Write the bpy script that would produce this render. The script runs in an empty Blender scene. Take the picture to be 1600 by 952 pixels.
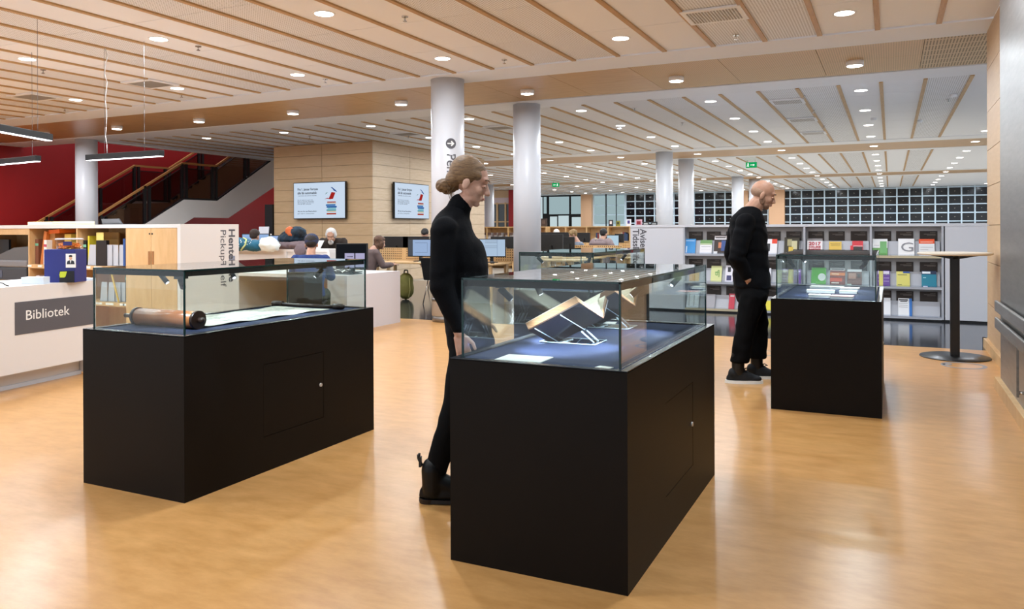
import bpy, bmesh, math, random
from mathutils import Vector, Matrix, noise
S = bpy.context.scene; COL = S.collection
random.seed(7)

# ------------------------------------------------------------------ camera
FPX, CY, YAW, PIT, ROL, EYE = 1228.3, 360.4, .448613, -.002209, .003727, 1.35
fwd = Vector((-math.sin(YAW)*math.cos(PIT), math.cos(YAW)*math.cos(PIT), math.sin(PIT)))
r0 = Vector((math.cos(YAW), math.sin(YAW), 0)); d0 = fwd.cross(r0)
rgt = math.cos(ROL)*r0 + math.sin(ROL)*d0; dwn = -math.sin(ROL)*r0 + math.cos(ROL)*d0
cam = bpy.data.cameras.new('camera'); co = bpy.data.objects.new('camera', cam); COL.objects.link(co)
cam.sensor_width = 36; cam.lens = FPX/1600*36; cam.shift_y = (CY-476)/1600; cam.clip_end = 200; cam.clip_start = .05
m = Matrix((rgt, -dwn, -fwd)).transposed().to_4x4(); m.translation = (0, 0, EYE); co.matrix_world = m
S.camera = co
S.view_settings.view_transform = 'Standard'; S.view_settings.look = 'None'; S.view_settings.gamma = 1
S.view_settings.use_curve_mapping = False; S.view_settings.exposure = -0.16
LAMP_W = 38.0          # watts of one ceiling downlight
W = bpy.data.worlds.new('world'); S.world = W; W.use_nodes = True
W.node_tree.nodes['Background'].inputs[0].default_value = (.80, .89, 1, 1); W.node_tree.nodes['Background'].inputs[1].default_value = 1.5

# a measured point of the photograph turned into a real place in the room (survey helpers)
def ray(x, y): return rgt*((x-800)/FPX) + dwn*((y-CY)/FPX) + fwd
def onZ(x, y, z=0): d = ray(x, y); return d*((z-EYE)/d.z) + Vector((0, 0, EYE))
def onX(x, y, X): d = ray(x, y); return d*(X/d.x) + Vector((0, 0, EYE))
def onY(x, y, Y): d = ray(x, y); return d*(Y/d.y) + Vector((0, 0, EYE))
def atd(x, y, dep): return ray(x, y)*dep + Vector((0, 0, EYE))

# ------------------------------------------------------------------ materials
def srgb(c):
    if isinstance(c, str) and len(c) == 3: c = c[0]*2+c[1]*2+c[2]*2
    if isinstance(c, str): c = [int(c[i:i+2], 16)/255 for i in (0, 2, 4)]
    return tuple((v/12.92 if v <= .04045 else ((v+.055)/1.055)**2.4) for v in c) + (1,)
MC = {}
def mat(name, col='808080', rough=.5, metal=0, spec=.5, emit=0, alpha=1, noise_=None, bump=0, bscale=60, coat=0, stretch=(1, 1, 1), sheen=0):
    if name in MC: return MC[name]
    M = bpy.data.materials.new(name); M.use_nodes = True; nt = M.node_tree; b = nt.nodes['Principled BSDF']; L = nt.links.new
    c = srgb(col); b.inputs['Base Color'].default_value = c; b.inputs['Roughness'].default_value = rough
    b.inputs['Metallic'].default_value = metal; b.inputs['Specular IOR Level'].default_value = spec
    if coat: b.inputs['Coat Weight'].default_value = coat; b.inputs['Coat Roughness'].default_value = .1
    if sheen: b.inputs['Sheen Weight'].default_value = sheen
    if alpha < 1: b.inputs['Alpha'].default_value = alpha
    if emit: b.inputs['Emission Color'].default_value = c; b.inputs['Emission Strength'].default_value = emit
    if noise_ or bump:
        g = nt.nodes.new('ShaderNodeNewGeometry'); mp = nt.nodes.new('ShaderNodeMapping'); mp.inputs['Scale'].default_value = stretch
        L(g.outputs['Position'], mp.inputs['Vector'])
    if noise_:
        col2, sc, det = noise_
        n = nt.nodes.new('ShaderNodeTexNoise'); n.inputs['Scale'].default_value = sc; n.inputs['Detail'].default_value = det; n.inputs['Roughness'].default_value = .65
        r = nt.nodes.new('ShaderNodeValToRGB'); r.color_ramp.elements[0].position = .35; r.color_ramp.elements[1].position = .68
        r.color_ramp.elements[0].color = srgb(col2); r.color_ramp.elements[1].color = c
        L(mp.outputs[0], n.inputs['Vector']); L(n.outputs['Fac'], r.inputs['Fac']); L(r.outputs['Color'], b.inputs['Base Color'])
    if bump:
        n2 = nt.nodes.new('ShaderNodeTexNoise'); n2.inputs['Scale'].default_value = bscale; n2.inputs['Detail'].default_value = 3
        bp = nt.nodes.new('ShaderNodeBump'); bp.inputs['Strength'].default_value = bump; bp.inputs['Distance'].default_value = .01
        L(mp.outputs[0], n2.inputs['Vector']); L(n2.outputs['Fac'], bp.inputs['Height']); L(bp.outputs['Normal'], b.inputs['Normal'])
    MC[name] = M; return M
def perf(name, col, hole, pitch=.022, rad=.28, rough=.6, slots=None):
    """board with a fine grid of drilled holes (or slots), in plan"""
    M = mat(name, col, rough); nt = M.node_tree; b = nt.nodes['Principled BSDF']; L = nt.links.new
    g = nt.nodes.new('ShaderNodeNewGeometry'); sx = nt.nodes.new('ShaderNodeSeparateXYZ'); L(g.outputs['Position'], sx.inputs[0])
    def frac(sock, p):
        a = nt.nodes.new('ShaderNodeMath'); a.operation = 'DIVIDE'; L(sock, a.inputs[0]); a.inputs[1].default_value = p
        f = nt.nodes.new('ShaderNodeMath'); f.operation = 'FRACT'; L(a.outputs[0], f.inputs[0])
        s = nt.nodes.new('ShaderNodeMath'); s.operation = 'SUBTRACT'; L(f.outputs[0], s.inputs[0]); s.inputs[1].default_value = .5
        q = nt.nodes.new('ShaderNodeMath'); q.operation = 'ABSOLUTE'; L(s.outputs[0], q.inputs[0]); return q.outputs[0]
    ax = slots or ('X', 'Y', pitch, pitch)
    u, v = frac(sx.outputs[ax[0]], ax[2]), frac(sx.outputs[ax[1]], ax[3])
    lu = nt.nodes.new('ShaderNodeMath'); lu.operation = 'LESS_THAN'; L(u, lu.inputs[0]); lu.inputs[1].default_value = rad
    lv = nt.nodes.new('ShaderNodeMath'); lv.operation = 'LESS_THAN'; L(v, lv.inputs[0]); lv.inputs[1].default_value = (.42 if slots and len(slots) > 4 else rad)
    mm = nt.nodes.new('ShaderNodeMath'); mm.operation = 'MULTIPLY'; L(lu.outputs[0], mm.inputs[0]); L(lv.outputs[0], mm.inputs[1])
    mx = nt.nodes.new('ShaderNodeMix'); mx.data_type = 'RGBA'; L(mm.outputs[0], mx.inputs[0]); mx.inputs[6].default_value = srgb(col); mx.inputs[7].default_value = srgb(hole)
    L(mx.outputs[2], b.inputs['Base Color']); return M
def glass(name, tint=(.93, .97, .96), rough=0.0, ior=1.5, boost=1.0):
    if name in MC: return MC[name]
    M = bpy.data.materials.new(name); M.use_nodes = True; nt = M.node_tree; nt.nodes.clear(); L = nt.links.new
    o = nt.nodes.new('ShaderNodeOutputMaterial'); t = nt.nodes.new('ShaderNodeBsdfTransparent'); t.inputs[0].default_value = (*tint, 1)
    g = nt.nodes.new('ShaderNodeBsdfGlossy'); g.inputs['Roughness'].default_value = rough; g.inputs['Color'].default_value = (boost, boost, boost, 1)
    f = nt.nodes.new('ShaderNodeFresnel'); f.inputs[0].default_value = ior; x = nt.nodes.new('ShaderNodeMixShader')
    ge = nt.nodes.new('ShaderNodeNewGeometry'); mr = nt.nodes.new('ShaderNodeMapRange'); L(ge.outputs['Backfacing'], mr.inputs[0])
    mr.inputs[3].default_value = ior; mr.inputs[4].default_value = 1/ior; L(mr.outputs[0], f.inputs[0])   # same reflectance from both sides of a thin sheet
    L(f.outputs[0], x.inputs[0]); L(t.outputs[0], x.inputs[1]); L(g.outputs[0], x.inputs[2]); L(x.outputs[0], o.inputs[0]); MC[name] = M; return M
def emis(name, col, s, sample=False):
    if name in MC: return MC[name]
    M = bpy.data.materials.new(name); M.use_nodes = True; nt = M.node_tree; nt.nodes.clear()
    o = nt.nodes.new('ShaderNodeOutputMaterial'); e = nt.nodes.new('ShaderNodeEmission'); e.inputs[0].default_value = srgb(col); e.inputs[1].default_value = s
    nt.links.new(e.outputs[0], o.inputs[0])
    if not sample: M.cycles.emission_sampling = 'NONE'
    MC[name] = M; return M

floor_m = mat('orange_linoleum', 'd3a064', .28, spec=.5, noise_=('bf8c50', 7, 12), stretch=(.7, 1.6, 1), bump=.02, bscale=30)
dark_m = mat('grey_stone_floor', '343840', .12, noise_=('23262c', 6, 5), bump=.01, bscale=8)
white_m = mat('white_plaster', 'eceef2', .6)
col_m = mat('white_column_paint', 'c9c9cd', .38)
tile_m = mat('white_ceiling_board', 'eef0f5', .65)
tilep_m = perf('perforated_ceiling_board', 'edeff4', 'a8a7a6', .03, .26)
slotp_m = perf('slotted_wood_board', 'd5bd96', '8a7556', rad=.22, slots=('X', 'Y', .035, .30, 1))
batten_m = mat('batten_wood', 'c29c6a', .5, noise_=('b08a58', 30, 3), stretch=(1, .1, 1))
strip_m = mat('ceiling_veneer', 'c9a06a', .35, noise_=('b98f5a', 9, 6), stretch=(.25, 2, 1))
birch_m = mat('birch_veneer', 'dcb684', .4, noise_=('cda570', 7, 6), stretch=(1.5, 1.5, .35))
panel_m = mat('pale_wood_panel', 'cfae86', .45, noise_=('c7a57b', 8, 6), stretch=(.4, .4, 3))
panelp_m = mat('pale_wood_panel_side', 'd3bca0', .45, noise_=('c8af90', 8, 6), stretch=(.4, .4, 3))
black_m = mat('black_matt', '0d0d0f', .5)
gap_m = mat('dark_gap', '241d18', .8)
case_m = mat('dark_brown_laminate', '120d0a', .5, spec=.16, noise_=('100b08', 3, 2))
felt_m = mat('blue_felt', '1b2a50', .9, noise_=('172443', 120, 3), bump=.2, bscale=300)
steel_m = mat('brushed_steel', '9a9895', .36, metal=.85, noise_=('8c8a88', 4, 6), stretch=(1, 1, 8), bump=.02, bscale=80)
chrome_m = mat('chrome', 'd0d0d0', .15, metal=1)
red_m = mat('red_wall_paint', '960706', .5)
orange_m = mat('peach_plaster', 'dcae88', .6)
glass_m = glass('case_glass', ior=1.43)
clear_m = glass('clear_acrylic', (.97, .98, 1), .02, 1.45, 1.0)
dglass_m = glass('smoked_stair_glass', (.62, .58, .60), 0, 1.5)
edge_m = mat('green_glass_edge', '12312f', .12)
whitelam_m = mat('white_laminate', 'e0dcd9', .35)
grey_m = mat('pale_grey_metal', 'b9bcc4', .4)
grey2_m = mat('shelf_back_grey', '9b9c9f', .5)
paper_m = mat('white_paper', 'f2f2ee', .7)
card_m = mat('dark_brown_card', '2c211b', .5)
grey_line_m = mat('grey_print', '8d857e', .6)
greysign_m = mat('dark_grey_sign', '55545a', .45)
skin_m = mat('skin', 'cfa48e', .5, noise_=('c4947e', 14, 3)); skinm_m = mat('skin_ruddy', 'c79a80', .5, noise_=('bb8a70', 14, 3))
knit_m = mat('black_knit', '07080c', .9, spec=.15, bump=.25, bscale=220); trou_m = mat('black_trousers', '050507', .85, spec=.15, bump=.1, bscale=150)
leather_m = mat('black_leather', '08080a', .45, spec=.25, bump=.05, bscale=40)
lampglow_m = emis('downlight_glow', 'fff6ea', 22.0)
tube_m = emis('tube_glow', 'f7f9ff', 9.0)
def flat(c, r=.55): return mat('colour_'+c, c, r)

# ------------------------------------------------------------------ mesh building
class MB:
    def __init__(s): s.bm = bmesh.new(); s.mats = []
    def mi(s, m):
        if m is None: m = s.mats[0] if s.mats else white_m
        if m not in s.mats: s.mats.append(m)
        return s.mats.index(m)
    def face(s, pts, m=None):
        i = s.mi(m); f = s.bm.faces.new([s.bm.verts.new(p) for p in pts]); f.material_index = i; return s
    def box(s, a, b, m=None, rot=0, piv=None):
        i = s.mi(m); v = []
        for z in (a[2], b[2]):
            for x, y in ((a[0], a[1]), (b[0], a[1]), (b[0], b[1]), (a[0], b[1])):
                p = Vector((x, y, z))
                if rot: p = Matrix.Rotation(rot, 3, 'Z') @ (p-Vector(piv or (0, 0, 0))) + Vector(piv or (0, 0, 0))
                v.append(s.bm.verts.new(p))
        for q in ((3, 2, 1, 0), (4, 5, 6, 7), (0, 1, 5, 4), (1, 2, 6, 5), (2, 3, 7, 6), (3, 0, 4, 7)):
            s.bm.faces.new([v[k] for k in q]).material_index = i
        return s
    def hexa(s, P, m=None):                       # 8 points: bottom loop then top loop
        i = s.mi(m); v = [s.bm.verts.new(p) for p in P]
        for q in ((3, 2, 1, 0), (4, 5, 6, 7), (0, 1, 5, 4), (1, 2, 6, 5), (2, 3, 7, 6), (3, 0, 4, 7)):
            s.bm.faces.new([v[k] for k in q]).material_index = i
        return s
    def prism(s, poly, off, m=None):              # planar polygon extruded by vector off
        i = s.mi(m); n = len(poly); off = Vector(off)
        a = [s.bm.verts.new(Vector(p)) for p in poly]; b = [s.bm.verts.new(Vector(p)+off) for p in poly]
        s.bm.faces.new(a[::-1]).material_index = i; s.bm.faces.new(b).material_index = i
        for k in range(n): s.bm.faces.new((a[k], a[(k+1) % n], b[(k+1) % n], b[k])).material_index = i
        return s
    def cyl(s, p, q, r, r2=None, m=None, n=16, caps=True):
        i = s.mi(m); p = Vector(p); q = Vector(q); r2 = r if r2 is None else r2
        ax = (q-p).normalized(); u = ax.orthogonal().normalized(); w = ax.cross(u)
        A = []; B = []
        for k in range(n):
            a = 2*math.pi*k/n; d = u*math.cos(a)+w*math.sin(a); A.append(s.bm.verts.new(p+d*r)); B.append(s.bm.verts.new(q+d*r2))
        for k in range(n):
            f = s.bm.faces.new((A[k], A[(k+1) % n], B[(k+1) % n], B[k])); f.material_index = i; f.smooth = True
        if caps: s.bm.faces.new(A[::-1]).material_index = i; s.bm.faces.new(B).material_index = i
        return s
    def tube(s, pts, r, m=None, n=8):
        for a, b in zip(pts[:-1], pts[1:]): s.cyl(a, b, r, m=m, n=n)
        return s
    def ball(s, c, r, m=None, n=2, rot=None):
        i = s.mi(m); r = r if hasattr(r, '__len__') else (r, r, r)
        M4 = Matrix.Translation(Vector(c)) @ (rot.to_4x4() if rot else Matrix.Identity(4)) @ Matrix.Diagonal((*r, 1))
        g = bmesh.ops.create_icosphere(s.bm, subdivisions=n, radius=1, matrix=M4)
        for v in g['verts']:
            for f in v.link_faces: f.material_index = i; f.smooth = True
        return s
    def lathe(s, prof, c=(0, 0, 0), m=None, n=24):
        i = s.mi(m); rings = []
        for r, z in prof: rings.append([s.bm.verts.new((c[0]+r*math.cos(2*math.pi*k/n), c[1]+r*math.sin(2*math.pi*k/n), c[2]+z)) for k in range(n)])
        for a, b in zip(rings[:-1], rings[1:]):
            for k in range(n):
                f = s.bm.faces.new((a[k], a[(k+1) % n], b[(k+1) % n], b[k])); f.material_index = i; f.smooth = True
        s.bm.faces.new(rings[0][::-1]).material_index = i; s.bm.faces.new(rings[-1]).material_index = i
        return s
    def loft(s, secs, m=None, n=20):              # (centre, rx, ry) rings joined and capped
        i = s.mi(m); rings = []
        for c, rx, ry in secs: rings.append([s.bm.verts.new((c[0]+rx*math.cos(2*math.pi*k/n), c[1]+ry*math.sin(2*math.pi*k/n), c[2])) for k in range(n)])
        for a, b in zip(rings[:-1], rings[1:]):
            for k in range(n): s.bm.faces.new((a[k], a[(k+1) % n], b[(k+1) % n], b[k])).material_index = i
        s.bm.faces.new(rings[0][::-1]).material_index = i; s.bm.faces.new(rings[-1]).material_index = i
        return s
    def mesh(s, name):
        bmesh.ops.recalc_face_normals(s.bm, faces=s.bm.faces[:]) if not getattr(s, 'open', False) else None
        me = bpy.data.meshes.new(name); s.bm.to_mesh(me); s.bm.free()
        for m in s.mats: me.materials.append(m)
        return me
    def build(s, name, parent=None, bevel=0, label=None, cat=None, group=None, kind=None):
        me = s.mesh(name); o = bpy.data.objects.new(name, me); COL.objects.link(o)
        if parent: o.parent = parent
        if bevel:
            b = o.modifiers.new('bevel', 'BEVEL'); b.width = bevel; b.segments = 2; b.limit_method = 'ANGLE'
        tag(o, label, cat, group, kind); return o
def tag(o, label=None, cat=None, group=None, kind=None):
    for k, v in (('label', label), ('category', cat), ('group', group), ('kind', kind)):
        if v: o[k] = v
    return o
def thing(name, label, cat, loc=(0, 0, 0), rz=0, group=None):
    o = bpy.data.objects.new(name, None); COL.objects.link(o); o.location = loc; o.rotation_euler.z = rz; o.empty_display_size = .1
    return tag(o, label, cat, group)
def struct(name):
    o = bpy.data.objects.new(name, None); COL.objects.link(o); o['kind'] = 'structure'; return o
def piece(name, me, parent, loc, rz=0, kind=None):
    o = bpy.data.objects.new(name, me); COL.objects.link(o); o.location = loc; o.rotation_euler.z = rz; o.parent = parent
    if kind: o['kind'] = kind
    return o
def copy_tree(o, loc, rz=None, label=None, group=None):
    def cp(src, par):
        c = src.copy(); COL.objects.link(c); c.parent = par
        for ch in [k for k in src.children]: cp(ch, c)
        return c
    c = cp(o, None); c.location = loc
    if rz is not None: c.rotation_euler.z = rz
    if label: c['label'] = label
    if group: c['group'] = group
    return c
def text(name, s, size, m, parent, org, xd, yd, extr=.0006, align='LEFT', width=None, bold=0, sx=1.0):
    cu = bpy.data.curves.new(name, 'FONT'); cu.body = s; cu.size = size; cu.extrude = extr; cu.align_x = align; cu.offset = bold; cu.resolution_u = 3
    t = bpy.data.objects.new(name, cu); COL.objects.link(t); bpy.context.view_layer.update()
    me = bpy.data.meshes.new_from_object(t.evaluated_get(bpy.context.evaluated_depsgraph_get())); bpy.data.objects.remove(t)
    me.materials.clear(); me.materials.append(m)
    if width:
        xs = [v.co.x for v in me.vertices]; k = width/(max(xs)-min(xs)); sx = k
    xd = Vector(xd).normalized(); yd = Vector(yd).normalized(); z = xd.cross(yd)
    for v in me.vertices: v.co = Vector(org) + xd*(v.co.x*sx) + yd*v.co.y + z*(v.co.z+extr)
    o = bpy.data.objects.new(name, me); COL.objects.link(o)
    if parent: o.parent = parent
    return o

# ================================================================== THE SETTING
H = 3.55
MB().box((-32, -7, -.12), (9, .9, 0), mat('pale_bounce_floor', 'd9d6d0', .4)).build('floor', kind='structure')  # unseen floor, made pale to bounce neutral light onto the near ceiling
MB().box((-32, .9, -.12), (9, 9.985, 0), floor_m).build('floor', kind='structure')
MB().box((-32, 9.985, -.12), (9, 17.5, 0), dark_m).build('floor', kind='structure')
MB().box((-32, 17.5, -.12), (9, 50, 0), mat('hidden_bounce_floor', 'a0978a', .45)).build('floor', kind='structure')  # hidden far floor, lightened so its bounce brightens the far ceiling
# ceiling sections: boards between battens
PITCH = .598
def bayX(k): return .476 - PITCH*k        # batten centre lines
lightbays = lambda k: (k-1) % 4 in (0, 3)
def ceil_section(y0, y1, nlen, kx0, kx1, xmax, wood=batten_m, first=None):
    root = struct('ceiling'); L = (y1-y0)/nlen
    me = MB().box((-.272, -L/2+.004, 0), (.272, L/2-.004, .02), tile_m).mesh('ceiling_panel')
    mp = MB().box((-.272, -L/2+.004, 0), (.272, L/2-.004, .02), tilep_m).mesh('ceiling_panel_perforated')
    bt = MB().box((-.027, -(y1-y0)/2, -.018), (.027, (y1-y0)/2, .022), wood).mesh('batten')
    for k in range(kx0, kx1+1):
        piece('batten', bt, root, (bayX(k), (y0+y1)/2, H))
        for j in range(nlen):
            smooth = (k % 4) in (0, 1)
            piece('ceiling_panel', me if smooth else mp, root, (bayX(k)-PITCH/2, y0+L*(j+.5), H))
    MB().box((bayX(kx1)-PITCH, y0, H+.03), (xmax, y1, H+.06), gap_m).build('ceiling_void', root)
    x = bayX(kx0)+.03
    if x < xmax-.02: MB().box((x, y0+.004, H), (xmax, y1, H+.02), tile_m).build('ceiling_panel', root)
    return root
XR = .98
c1 = ceil_section(2.0, 9.60, 6, 0, 34, XR)
MB().box((-21, -7, H), (XR, 2.0, H+.05), tile_m).build('ceiling', kind='structure')
c2 = ceil_section(13.1, 21.68, 7, -1, 29, 9)
c3 = ceil_section(25.1, 34.0, 1, -1, 35, 9)
c4 = ceil_section(37.2, 46.6, 1, -1, 40, 9)
def beam(y0, ya, yb, y1, xl, n):
    r = struct('trim_1')
    MB().box((xl, y0, H-.012), (9, ya, H+.04), white_m).build('plaster_band', r)
    MB().box((xl, yb+.045, H-.004), (9, y1, H+.04), white_m).build('plaster_band', r)
    MB().box((xl, ya, H+.03), (9, yb+.05, H+.06), gap_m).build('shadow_gap', r)
    D = (yb-ya)/2
    if n:
        wA = MB().box((-.597, -D/2+.002, 0), (.597, D/2-.002, .02), strip_m).mesh('veneer_panel')
        wB = MB().box((-.597, -D/2+.002, 0), (.597, D/2-.002, .02), slotp_m).mesh('veneer_panel_slotted')
        wC = MB().box((-.597, -D/2+.002, 0), (.597, D/2-.002, .02), perf('perforated_veneer', 'd0ac76', '9b7a4c', .028, .25, .45)).mesh('veneer_panel_perforated')
        for k in range(int((9-xl)/1.2)+1):
            x = 2.77-1.2*k+.6
            if x-.6 < xl: break
            for j in range(2): piece('veneer_panel', wB if k == 2 else (wC if k in (3, 4, 5) else wA), r, (x, ya+D*(j+.5), H+.004))
        x = 3.97
    else:
        MB().box((xl, ya, H), (9, yb, H+.02), strip_m).build('veneer_panel', r)
    return r
beam(9.63, 10.32, 12.30, 13.1, -21, 1)
beam(21.7, 22.45, 24.6, 25.1, -20, 0)
beam(34.0, 34.5, 36.6, 37.2, -22, 0)
MB().box((-24, 46.6, H), (9, 50, H+.04), white_m).build('ceiling', kind='structure')
# white edge of the stair opening
MB().box((-17.62, 13.1, H-.03), (-17.45, 25, H+.1), white_m).build('trim_2', kind='structure')
# columns
cm = []
for i, (x, y) in enumerate([(-5.85, 9.99), (-5.80, 12.67), (-17.55, 12.7), (-5.86, 22.3), (-5.88, 25.05), (-5.86, 34.35), (-5.5, 36.6), (-17.9, 34.6)]):
    r = struct('column'); r.location = (x, y, 0)
    MB().cyl((0, 0, .09), (0, 0, H), .243, m=col_m, n=48).build('shaft', r)
    MB().cyl((0, 0, 0), (0, 0, .09), .237, m=steel_m, n=48).build('skirting_ring', r)
    cm.append(r)
# steel bands low on the first column, pictogram and lettering
for z in (.62, .30): MB().cyl((0, 0, z), (0, 0, z+.05), .2455, m=steel_m, n=48).build('steel_band', cm[0])
def wrap(o, R=.2465):
    for v in o.data.vertices:      # local x around the shaft, y = height, z = depth
        a = v.co.x/R; rr = R+v.co.z; th = math.radians(-58)+a
        v.co = Vector((rr*math.cos(th), rr*math.sin(th), v.co.y))
zp = 2.6
t = text('lettering', 'Pensum', .19, greysign_m, cm[0], (0, 0, 0), (0, -1, 0), (1, 0, 0), extr=.001, bold=.001)
for v in t.data.vertices: v.co = Vector((v.co.x-.02, v.co.y+2.44, v.co.z))
wrap(t)
b = MB(); b.mi(greysign_m)
n = 28; b.prism([(.075*math.cos(2*math.pi*k/n)+.04, 2.58+.075*math.sin(2*math.pi*k/n), 0) for k in range(n)], (0, 0, .001), greysign_m)
b.prism([(-.012, 2.572, .0012), (.06, 2.572, .0012), (.06, 2.588, .0012), (-.012, 2.588, .0012)], (0, 0, .0006), paper_m)
b.prism([(.05, 2.62, .0012), (.09, 2.58, .0012), (.05, 2.54, .0012), (.035, 2.553, .0012), (.062, 2.58, .0012), (.035, 2.607, .0012)], (0, 0, .0006), paper_m)
wrap(b.build('arrow_pictogram', cm[0]))

# right wall: wooden panels, then brushed steel with bumper rails
wr = struct('wall_right')
MB().box((1.0, 7.6, 0), (1.3, 10.28, H), mat('wall_core', '8f7350', .7)).build('wall_core', wr)
zs = [0, .5, .96, 1.37, 1.8, 2.2, 2.63, 3.1, H]
for a, c in zip(zs[:-1], zs[1:]):
    MB().box((.98, 9.13, a+.003), (1.0, 10.27, c-.003), panel_m).build('wood_panel', wr)
    MB().box((.98, 7.6, a+.003), (1.0, 9.124, c-.003), panel_m).build('wood_panel', wr)
MB().box((.94, 7.6, 0), (.98, 10.36, .1), birch_m).build('baseboard_right', kind='structure')
MB().box((.94, 10.28, 0), (1.3, 10.36, .1), birch_m).build('baseboard_right', kind='structure')
ws = struct('wall_right')
MB().box((.82, 6.05, 0), (1.3, 7.62, 4), steel_m).build('steel_cladding', ws)
MB().box((.80, -6.9, 0), (1.3, 6.05, 4), mat('lift_door_dark', '2a2624', .4)).build('door_frame', ws)
MB().box((.78, 6.05, 0), (.82, 7.68, .1), birch_m).build('baseboard_right', kind='structure')
for z, lab in ((.70, 'upper brushed steel bumper rail along the steel wall by the right edge'), (.56, 'lower brushed steel bumper rail with a vertical handle at the right edge')):
    t = thing('bumper_rail', lab, 'rail', (0, 0, 0), group='steel bumper rails on the right wall')
    MB().box((.775, 6.0, z-.045), (.80, 7.6, z+.045), steel_m).build('rail', t, bevel=.008)
    for y in (6.3, 7.5): MB().cyl((.80, y, z), (.82, y, z), .02, m=chrome_m).build('bracket', t)
    if z < .6:
        MB().box((.77, 6.30, .19), (.785, 6.33, .53), steel_m).build('handle', t)
        MB().cyl((.785, 6.315, .22), (.82, 6.315, .22), .012, m=chrome_m).build('bracket', t)
# outer shell
MB().box((-21.2, 1, 0), (-21, 10, 8), red_m).build('wall_left', kind='structure')
MB().box((-20.9, 10, 0), (-20.6, 33, 8), red_m).build('wall_left', kind='structure')
MB().box((-20.6, 27, 0), (-14.9, 27.2, 8), red_m).build('wall_left', kind='structure')
MB().box((-21, 12.35, 7.6), (-14, 27, 7.8), white_m).build('ceiling', kind='structure')
MB().box((-21, 12.30, H+.06), (-14, 12.4, 7.6), white_m).build('wall_left', kind='structure')
MB().box((-17.5, 12.4, H+.12), (-17.3, 27, 7.6), white_m).build('wall_left', kind='structure')
# wood clad block
wb = struct('wall_1')
MB().box((-14.73, 16.07, 0), (-11.57, 22, H+.02), mat('wall_core')).build('wall_core', wb)
rows = [0, .3, .6, .9, 1.2, 1.5, 1.8, 2.09, 2.38, 2.67, 2.97, 3.26, H-.01]
for a, c in zip(rows[:-1], rows[1:]):
    for x0, x1 in ((-14.73, -13.13), (-13.13, -11.56)):
        MB().box((x0+.005, 16.05, a+.004), (x1-.005, 16.07, c-.004), panel_m).build('wood_panel', wb)
    for y0, y1 in ((16.05, 17.72), (17.72, 19.4), (19.4, 22)):
        MB().box((-11.57, y0+.005, a+.004), (-11.55, y1-.005, c-.004), panelp_m).build('wood_panel', wb)
MB().box((-15.0, 16.0, 0), (-14.74, 16.3, 2.02), black_m).build('door_1', kind='structure')
# far wall: grid of panes
wf = struct('window_1')
gx0, gx1, cw, rh = -15.1, 6.4, .617, .455
MB().box((gx0, 48.12, 0), (gx1, 48.2, H), mat('night', '0b0c10', .15)).build('night_backing', wf)
mull = mat('blue_white_frame', 'c9dae6', .4)
nx = int((gx1-gx0)/cw)+1; ztop = 3.5
tints = ['14151a', '10131c', '16120f', '0f1012', '151a22', '1b1714', '111417', '0c0d10', '201913', '191c20']
pan = [MB().box((-.255, 0, -.185), (.255, .02, .185), mat('pane_'+t_, t_, .12)).box((-.018, -.02, .0), (.018, 0, .014), mat('pane_clip_glint', 'd8d0b8', .3, emit=.25)).mesh('pane') for t_ in tints]  # clips get slight emission, a painted glint
for i in range(nx+1):
    x = gx0+cw*i; MB().box((x-.035, 47.98, 0), (x+.035, 48.11, H), mull).build('mullion', wf)
for j in range(8):
    z = ztop-rh*j; MB().box((gx0, 48.0, z-.03), (gx1, 48.1, z+.03), mull).build('transom', wf)
    if j < 7:
        for i in range(nx): piece('pane', pan[random.randrange(10)], wf, (gx0+cw*(i+.5), 48.04+random.uniform(0, .012), z-rh/2))
# plaster pier in the grid, far left windows
MB().box((-6.36, 47.6, 0), (-5.5, 47.95, H), orange_m).build('trim_3', kind='structure')
MB().box((-8.0, 47.7, 0), (-7.55, 47.95, H), orange_m).build('trim_3', kind='structure')
MB().box((-18.02, 47.7, 0), (-17.3, 48.2, H), orange_m).build('trim_3', kind='structure')
w2 = struct('window_2'); fg = emis('frosted_backlit_glass', 'b9d3d8', .75); fg2 = emis('frosted_backlit_glass_bright', 'd5e8ec', .9)
MB().box((-21.3, 48, 0), (-18.0, 48.1, H), black_m).build('window_frame', w2)
for x0, x1, z0, z1, mm in ((-20.75, -20.55, 2.35, 3.45, fg), (-21.3, -20.85, 1.4, 3.45, fg2), (-20.35, -18.95, 2.3, 3.45, fg), (-18.8, -18.1, 2.3, 3.45, fg), (-20.3, -19.8, 1.4, 2.15, fg2), (-19.7, -18.98, 1.4, 2.2, fg2), (-18.75, -18.1, 1.4, 2.1, fg2)):
    MB().box((x0, 47.97, z0), (x1, 48, z1), mm).build('pane', w2)
w3 = struct('window_3')
MB().box((-17.3, 48, 0), (-15.1, 48.1, H), mull).build('window_frame', w3)
for x0, x1 in ((-17.2, -16.45), (-16.35, -15.75), (-15.68, -15.2)):
    for z0, z1 in ((.2, 1.6), (1.66, 2.2), (2.26, 2.8), (2.86, 3.45)): MB().box((x0, 47.97, z0), (x1, 48, z1), fg if z0 > 1.6 else fg2).build('pane', w3)
MB().box((-16.43, 47.93, 0), (-16.37, 48, H), black_m).build('glazing_bar', w3)
MB().box((-15.74, 47.93, 0), (-15.68, 48, H), flat('3a4448')).build('glazing_bar', w3)
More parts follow.
